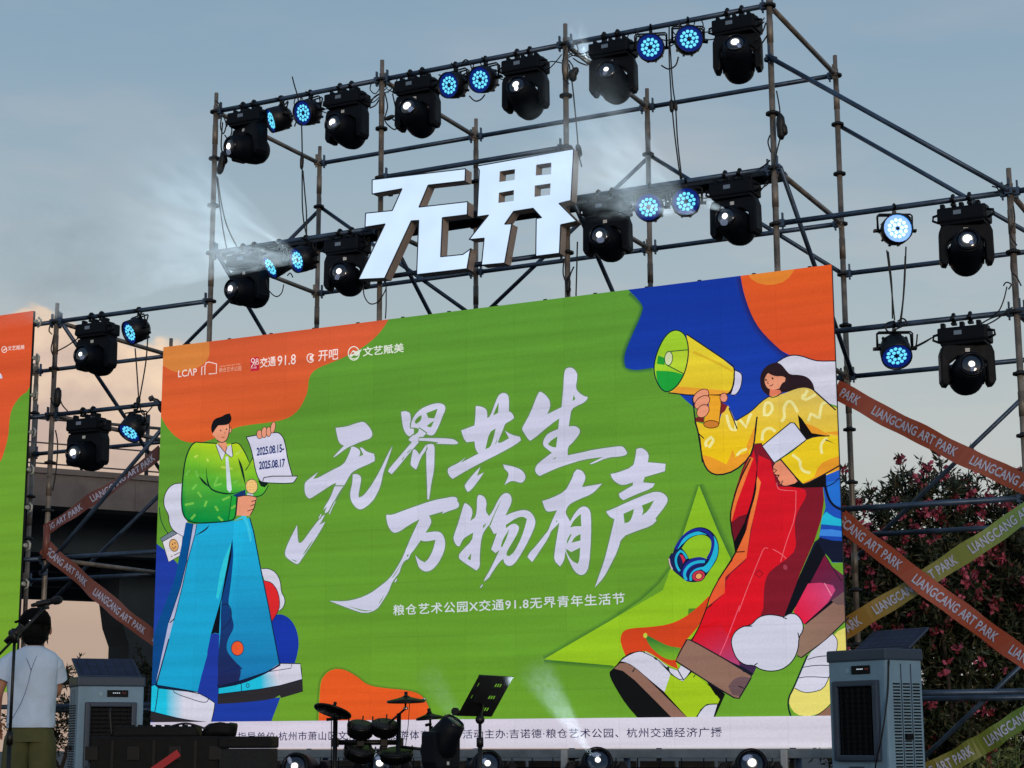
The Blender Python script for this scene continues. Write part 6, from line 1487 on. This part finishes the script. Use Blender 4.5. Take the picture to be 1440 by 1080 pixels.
bush('shrub', 'small dark shrub showing between the left air cooler and the screen', 'shrub', [(206, 945, 16, 22, .8), (200, 1000, 30, 50, 1.2), (235, 1020, 50, 50, 1)], 22, 7000, 4, 0, (205, 1060), None, .08, GREEN2)
# weeds by the right cooler
WEED = [mat('weed_green', (86, 104, 52), .6), mat('weed_pale', (120, 132, 74), .6)]
for i, (x, y0, y1, w_, lab) in enumerate([(1384, 1085, 1030, 20, 'tall thin green weed under the lowest green ribbon'), (1408, 1090, 1046, 16, 'short bushy green weed at the lower right'), (1428, 1088, 1018, 22, 'tallest branching green weed at the lower right corner'), (1356, 1092, 1058, 14, 'low green weed right of the right air cooler')]):
    D = 16.2; b0 = atd(x, y0, D); t = thing('weed_plant', lab, 'weed', (b0.x, b0.y, 0), group='green weeds at the lower right')
    tz = atd(x, y1, D).z; mb = MB(); sp = []
    for k in range(6):
        a = random.uniform(0, math.tau); r_ = random.uniform(.02, w_/F_PX*D); p1 = Vector((math.cos(a)*r_, math.sin(a)*r_, tz*random.uniform(.8, 1))); pts = catmull([Vector((0, 0, 0)), Vector((p1.x*.3, p1.y*.3, p1.z*.6)), p1], 6); mb.tube(pts, .005, 5)
        for _ in range(46):
            q = pts[random.randint(4, len(pts)-1)]; sp.append((q+rdir()*.02, rdir(.5)))
    mb.build('stems', WEED[0], t); leaves(sp, 'foliage', t, .085, .02, WEED)

# ================================================================== elevated road on the left
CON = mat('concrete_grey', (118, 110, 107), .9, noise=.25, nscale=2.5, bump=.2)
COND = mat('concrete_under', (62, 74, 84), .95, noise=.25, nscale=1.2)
def wpt(px_, py_, d): q = atd(px_, py_, d); return q
n1, n2 = wpt(39, 658, 26), wpt(225, 672, 27); n1.z = n2.z = (n1.z+n2.z)/2
u_ = Vector((n2.x-n1.x, n2.y-n1.y, 0)).normalized(); v_ = Vector((-u_.y, u_.x, 0))
if v_.dot(FWD) < 0: v_ = -v_
topz = n1.z; a0 = n1-u_*26; a1 = n2+u_*40
br = thing('overpass', 'dark concrete elevated road with railing behind the left wing', 'bridge', (n1.x, n1.y, 0)); bo = Vector((n1.x, n1.y, 0))
def slab(mb, s0, s1, t0, t1, z0, z1):
    p = [n1+u_*s0+v_*t0, n1+u_*s1+v_*t0, n1+u_*s1+v_*t1, n1+u_*s0+v_*t1]
    lo = [Vector((q.x, q.y, z0))-bo for q in p]; hi = [Vector((q.x, q.y, z1))-bo for q in p]; V = [mb.bm.verts.new(q) for q in lo+hi]
    for f in ((3, 2, 1, 0), (4, 5, 6, 7), (0, 1, 5, 4), (1, 2, 6, 5), (2, 3, 7, 6), (3, 0, 4, 7)): mb.bm.faces.new([V[i] for i in f])
fz = topz-.52
mb = MB(); slab(mb, -30, 46, 0, .5, fz, topz); slab(mb, -30, 46, -.04, .0, topz-.06, topz+.02)
for k in range(10): slab(mb, -8+k*1.6, -7.96+k*1.6, -.012, 0, fz+.02, topz-.07)
mb.build('parapet', CON, br)
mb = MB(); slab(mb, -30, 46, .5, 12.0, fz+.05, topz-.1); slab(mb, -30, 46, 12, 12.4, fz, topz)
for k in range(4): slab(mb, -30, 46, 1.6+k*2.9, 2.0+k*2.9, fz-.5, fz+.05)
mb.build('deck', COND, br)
RAILD = mat('railing_grey', (72, 74, 78), .5, .5)
mb = MB()
for k in range(18): s_ = -6+k*.98; mb.tube([n1+u_*s_+v_*.25-bo, n1+u_*s_+v_*.25+Vector((0, 0, .78))-bo], .022, 6)
for z_, r_ in ((.78, .024), (.42, .012), (.12, .012)): mb.tube([n1-u_*6+v_*.25+Vector((0, 0, z_))-bo, n1+u_*12+v_*.25+Vector((0, 0, z_))-bo], r_, 6)
mb.build('railing', RAILD, br)
# cable tray frame over the railing
mb = MB()
for k in range(7): s_ = -1.5+k*.85; mb.tube([n1+u_*s_+v_*.4-bo, n1+u_*s_+v_*.4+Vector((0, 0, 1.0))-bo], .03, 6)
mb.build('railing_post', RAILD, br)
# column with flared head
def colm(px_, off=3.2):
    s_ = 0
    for _ in range(30):
        P_ = n1+u_*s_+v_*(off+.5); d_ = P_-CAM; s_ += (px_-(720+F_PX*d_.dot(RIGHT)/d_.dot(FWD)))/F_PX*d_.dot(FWD)*1.05
    mb = MB(); slab(mb, s_-.22, s_+.28, off, off+1.0, 0, fz-1.9)
    def ringr(w0, w1, z): 
        p = [n1+u_*(s_-w0)+v_*off, n1+u_*(s_+w1)+v_*off, n1+u_*(s_+w1)+v_*(off+1), n1+u_*(s_-w0)+v_*(off+1)]
        return [Vector((x.x, x.y, z))-bo for x in p]
    mb.loft([ringr(.22, .28, fz-1.9), ringr(.22, .28, fz-1.75), ringr(.34, .36, fz-1.45), ringr(.42, .5, fz-1.0), ringr(.42, .6, fz-.4)], smooth=False)
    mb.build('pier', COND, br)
colm(192); colm(520)
# street lamp behind the railing
sl = wpt(222, 1045, 30); st_ = thing('street_lamp', 'slim grey street lamp with a curved arm beyond the elevated road', 'street lamp', (sl.x, sl.y, 0)); so = Vector((sl.x, sl.y, 0))
mb = MB(); tp = wpt(224, 566, 30)-so; mb.tube(catmull([Vector((0, 0, 0)), Vector((0, 0, tp.z*.9)), wpt(226, 575, 30)-so, wpt(222, 566, 30)-so, wpt(212, 560, 30)-so], 5), [.07-.0024*i for i in range(21)], 8); mb.build('pole', RAILD, st_)
mb = MB(); a_ = wpt(216, 561.5, 30)-so; b_ = wpt(209, 559, 30)-so; mb.tube([a_, a_.lerp(b_, .5), b_], [.03, .06, .02], 8); mb.build('lamp_head', RAILD, st_)

# ================================================================== hoarding behind the base of the screen
HO = mat('hoarding_beige', (150, 136, 116), .85, noise=.2, nscale=3)
x0, x1 = at(455, 1070, 1.0).x, at(1122, 1070, 1.0).x
ho = thing('hoarding', 'low beige panel hoarding showing under the screen', 'fence', ((x0+x1)/2, 1.0, 0)); W_ = (x1-x0); npan = 13
for k in range(npan):
    mb = MB(); w_ = W_/npan; mb.box((-W_/2+w_*(k+.5), 0, .74), (w_-.035, .03, 1.44), bevel=.004); mb.build('panel', HO, ho)
mb = MB(); mb.box((0, .04, .3), (W_, .04, .06)); mb.box((0, .04, 1.2), (W_, .04, .06))
mb.build('rail', mat('hoarding_rail', (40, 40, 42), .6), ho)
mb = MB()
for k in range(24): mb.tube([(-W_/2+k*W_/23, -.06, 0), (-W_/2+k*W_/23, -.06, 1.5)], .006, 5)
for z_ in (.5, .8, 1.1, 1.4): mb.tube([(-W_/2, -.066, z_), (W_/2, -.066, z_)], .006, 5)
mb.build('wire_mesh', CBL, ho)
# ================================================================== stage smoke caught in the lamps' beams
def smoke_mat(name, dens, nscale, streak, aniso, thr=(.42, .66), length=1.0, rim=.3, pex=1.2):
    m = bpy.data.materials.new(name); m.use_nodes = True; n, l = nodes(m.node_tree); n.clear()
    out = n.new('ShaderNodeOutputMaterial'); vol = n.new('ShaderNodeVolumePrincipled'); l.new(vol.outputs[0], out.inputs['Volume'])
    vol.inputs['Color'].default_value = (.93, .97, 1, 1); vol.inputs['Anisotropy'].default_value = aniso
    tc = n.new('ShaderNodeTexCoord'); sp = n.new('ShaderNodeSeparateXYZ'); l.new(tc.outputs['Object'], sp.inputs[0])
    zz = n.new('ShaderNodeMath'); zz.operation = 'ADD'; zz.inputs[1].default_value = .12; l.new(sp.outputs[2], zz.inputs[0])
    cb = n.new('ShaderNodeCombineXYZ')
    for i in (0, 1):
        d = n.new('ShaderNodeMath'); d.operation = 'DIVIDE'; l.new(sp.outputs[i], d.inputs[0]); l.new(zz.outputs[0], d.inputs[1]); l.new(d.outputs[0], cb.inputs[i])
    k = n.new('ShaderNodeMath'); k.operation = 'MULTIPLY'; k.inputs[1].default_value = streak; l.new(sp.outputs[2], k.inputs[0]); l.new(k.outputs[0], cb.inputs[2])
    t = n.new('ShaderNodeTexNoise'); t.inputs['Scale'].default_value = nscale; t.inputs['Detail'].default_value = 3; l.new(cb.outputs[0], t.inputs[0])
    r = n.new('ShaderNodeMapRange'); r.inputs[1].default_value = thr[0]; r.inputs[2].default_value = thr[1]; l.new(t.outputs[0], r.inputs[0])
    # fades towards the far end
    f = n.new('ShaderNodeMapRange'); f.inputs[1].default_value = length; f.inputs[2].default_value = length*.45; l.new(sp.outputs[2], f.inputs[0])
    # and towards the rim of the cone
    rr = n.new('ShaderNodeVectorMath'); rr.operation = 'LENGTH'; cb2 = n.new('ShaderNodeCombineXYZ'); l.new(cb.outputs[0], rr.inputs[0])
    pw = n.new('ShaderNodeMath'); pw.operation = 'POWER'; pw.inputs[1].default_value = pex; l.new(zz.outputs[0], pw.inputs[0])
    f2 = n.new('ShaderNodeMath'); f2.operation = 'MULTIPLY'; l.new(f.outputs[0], f2.inputs[0]); l.new(pw.outputs[0], f2.inputs[1]); f = f2
    # soft rim: the cone opens as r = r0 + z * tan
    cbr = n.new('ShaderNodeVectorMath'); cbr.operation = 'MULTIPLY'; cbr.inputs[1].default_value = (1, 1, 0); l.new(cb.outputs[0], cbr.inputs[0])
    ln = n.new('ShaderNodeVectorMath'); ln.operation = 'LENGTH'; l.new(cbr.outputs[0], ln.inputs[0])
    sr = n.new('ShaderNodeMapRange'); sr.interpolation_type = 'SMOOTHSTEP'; sr.inputs[1].default_value = rim; sr.inputs[2].default_value = rim*.35; l.new(ln.outputs['Value'], sr.inputs[0])
    f3 = n.new('ShaderNodeMath'); f3.operation = 'MULTIPLY'; l.new(f.outputs[0], f3.inputs[0]); l.new(sr.outputs[0], f3.inputs[1]); f = f3
    a = n.new('ShaderNodeMath'); a.operation = 'MULTIPLY'; l.new(r.outputs[0], a.inputs[0]); l.new(f.outputs[0], a.inputs[1])
    b = n.new('ShaderNodeMath'); b.operation = 'MULTIPLY'; b.inputs[1].default_value = dens; l.new(a.outputs[0], b.inputs[0])
    l.new(b.outputs[0], vol.inputs['Density'])
    return m
def beam(label, p0, p1, r0, r1, dens, power, nscale=9, streak=.8, squash=1.0, thr=(.42, .66), ang=None, color=(.72, .9, 1), pex=1.2):
    d = (p1-p0); L = d.length
    mb = MB(); n = 20; rings = []
    for i in range(7):
        s = i/6; rr = r0+(r1-r0)*s; rings.append([(rr*math.cos(a), rr*squash*math.sin(a), L*s) for a in [k*math.tau/n for k in range(n)]])
    mb.loft(rings)
    o = mb.build('beam_smoke', smoke_mat('smoke', dens, nscale, streak, 0, thr, L, r1/(L+.12), pex))
    o.location = p0; o.rotation_euler = d.to_track_quat('Z', 'Y').to_euler()
    tag(o, label, 'smoke', 'wisps of lit smoke', 'stuff')
    if not power: return o
    ld = bpy.data.lights.new('beam_lamp', 'SPOT'); ld.energy = power; ld.color = color; ld.spot_blend = .5; ld.shadow_soft_size = .03
    ld.spot_size = ang or 2*math.atan2(r1, L)*1.15+.05
    lo = bpy.data.objects.new('beam_lamp', ld); col.objects.link(lo)
    lo.location = p0-d.normalized()*.05; lo.rotation_euler = (-d).to_track_quat('Z', 'Y').to_euler()
    near = min(heads+pars, key=lambda h: (Vector(h.location)-p0).length)
    return o
T1 = (.43, .6)
T2 = (.3, .62)
beam('wide pale fan of streaked smoke rising left from the blue par light on the second lift', at(424, 366, -.3), at(170, 258, -2.1), .02, 1.0, .4, 400, 9, .25, .8, T1, 1.5, pex=1.9)
beam('level streak of smoke in front of the leftmost second lift moving head', at(424, 368, -.3), at(270, 362, -1.3), .02, .36, .5, 0, 16, .5, .7, T1, pex=1.6)
beam('thin drifting smoke lit far out to the left of the tower', at(424, 362, -.3), at(0, 372, -3.4), .02, 1.1, .3, 0, 11, .2, .5, T1, pex=1.9)
beam('pale streaked smoke fanning up left from the par lights right of the letters', at(978, 300, -.3), at(770, 176, -1.8), .02, .9, .42, 330, 9, .25, .8, T1, 1.1, pex=1.9)
beam('grey smoke rolling over the moving head right of the letters', at(975, 300, -.3), at(822, 292, -1.0), .02, .22, 1.6, 0, 12, .7, .6, T1, pex=1.6)
beam('small bright burst of smoke at the top pipe right of the third post', at(826, 88, -.1), at(806, 32, -.3), .02, .17, 8, 40, 9, .5, 1, T1)
beam('short bright beam leaving the corner moving head on the second lift', at(1022, 297, -.3), at(982, 281, -.62), .03, .07, 22, 16, 5, .4, 1, (.2, .5))
beam('narrow smoky beam rising left from the floor lamp right of the music stand', at(832, 1062, -1.25), at(746, 932, -1.8), .03, .2, 2.2, 160, 24, .8, 1, T2, pex=1.5)
beam('short smoky beam from the floor lamp behind the drum kit', at(532, 1064, -1.25), at(492, 1030, -1.6), .03, .11, 4, 40, 22, .8, 1, T2, pex=1.5)
beam('faint smoky beam rising left from the floor lamp by the music stand', at(678, 1064, -1.25), at(594, 935, -1.7), .03, .2, 1.0, 90, 24, .8, 1, T2, .3, pex=1.5)
sc.cycles.volume_step_rate = 1.0; sc.cycles.volume_max_steps = 96
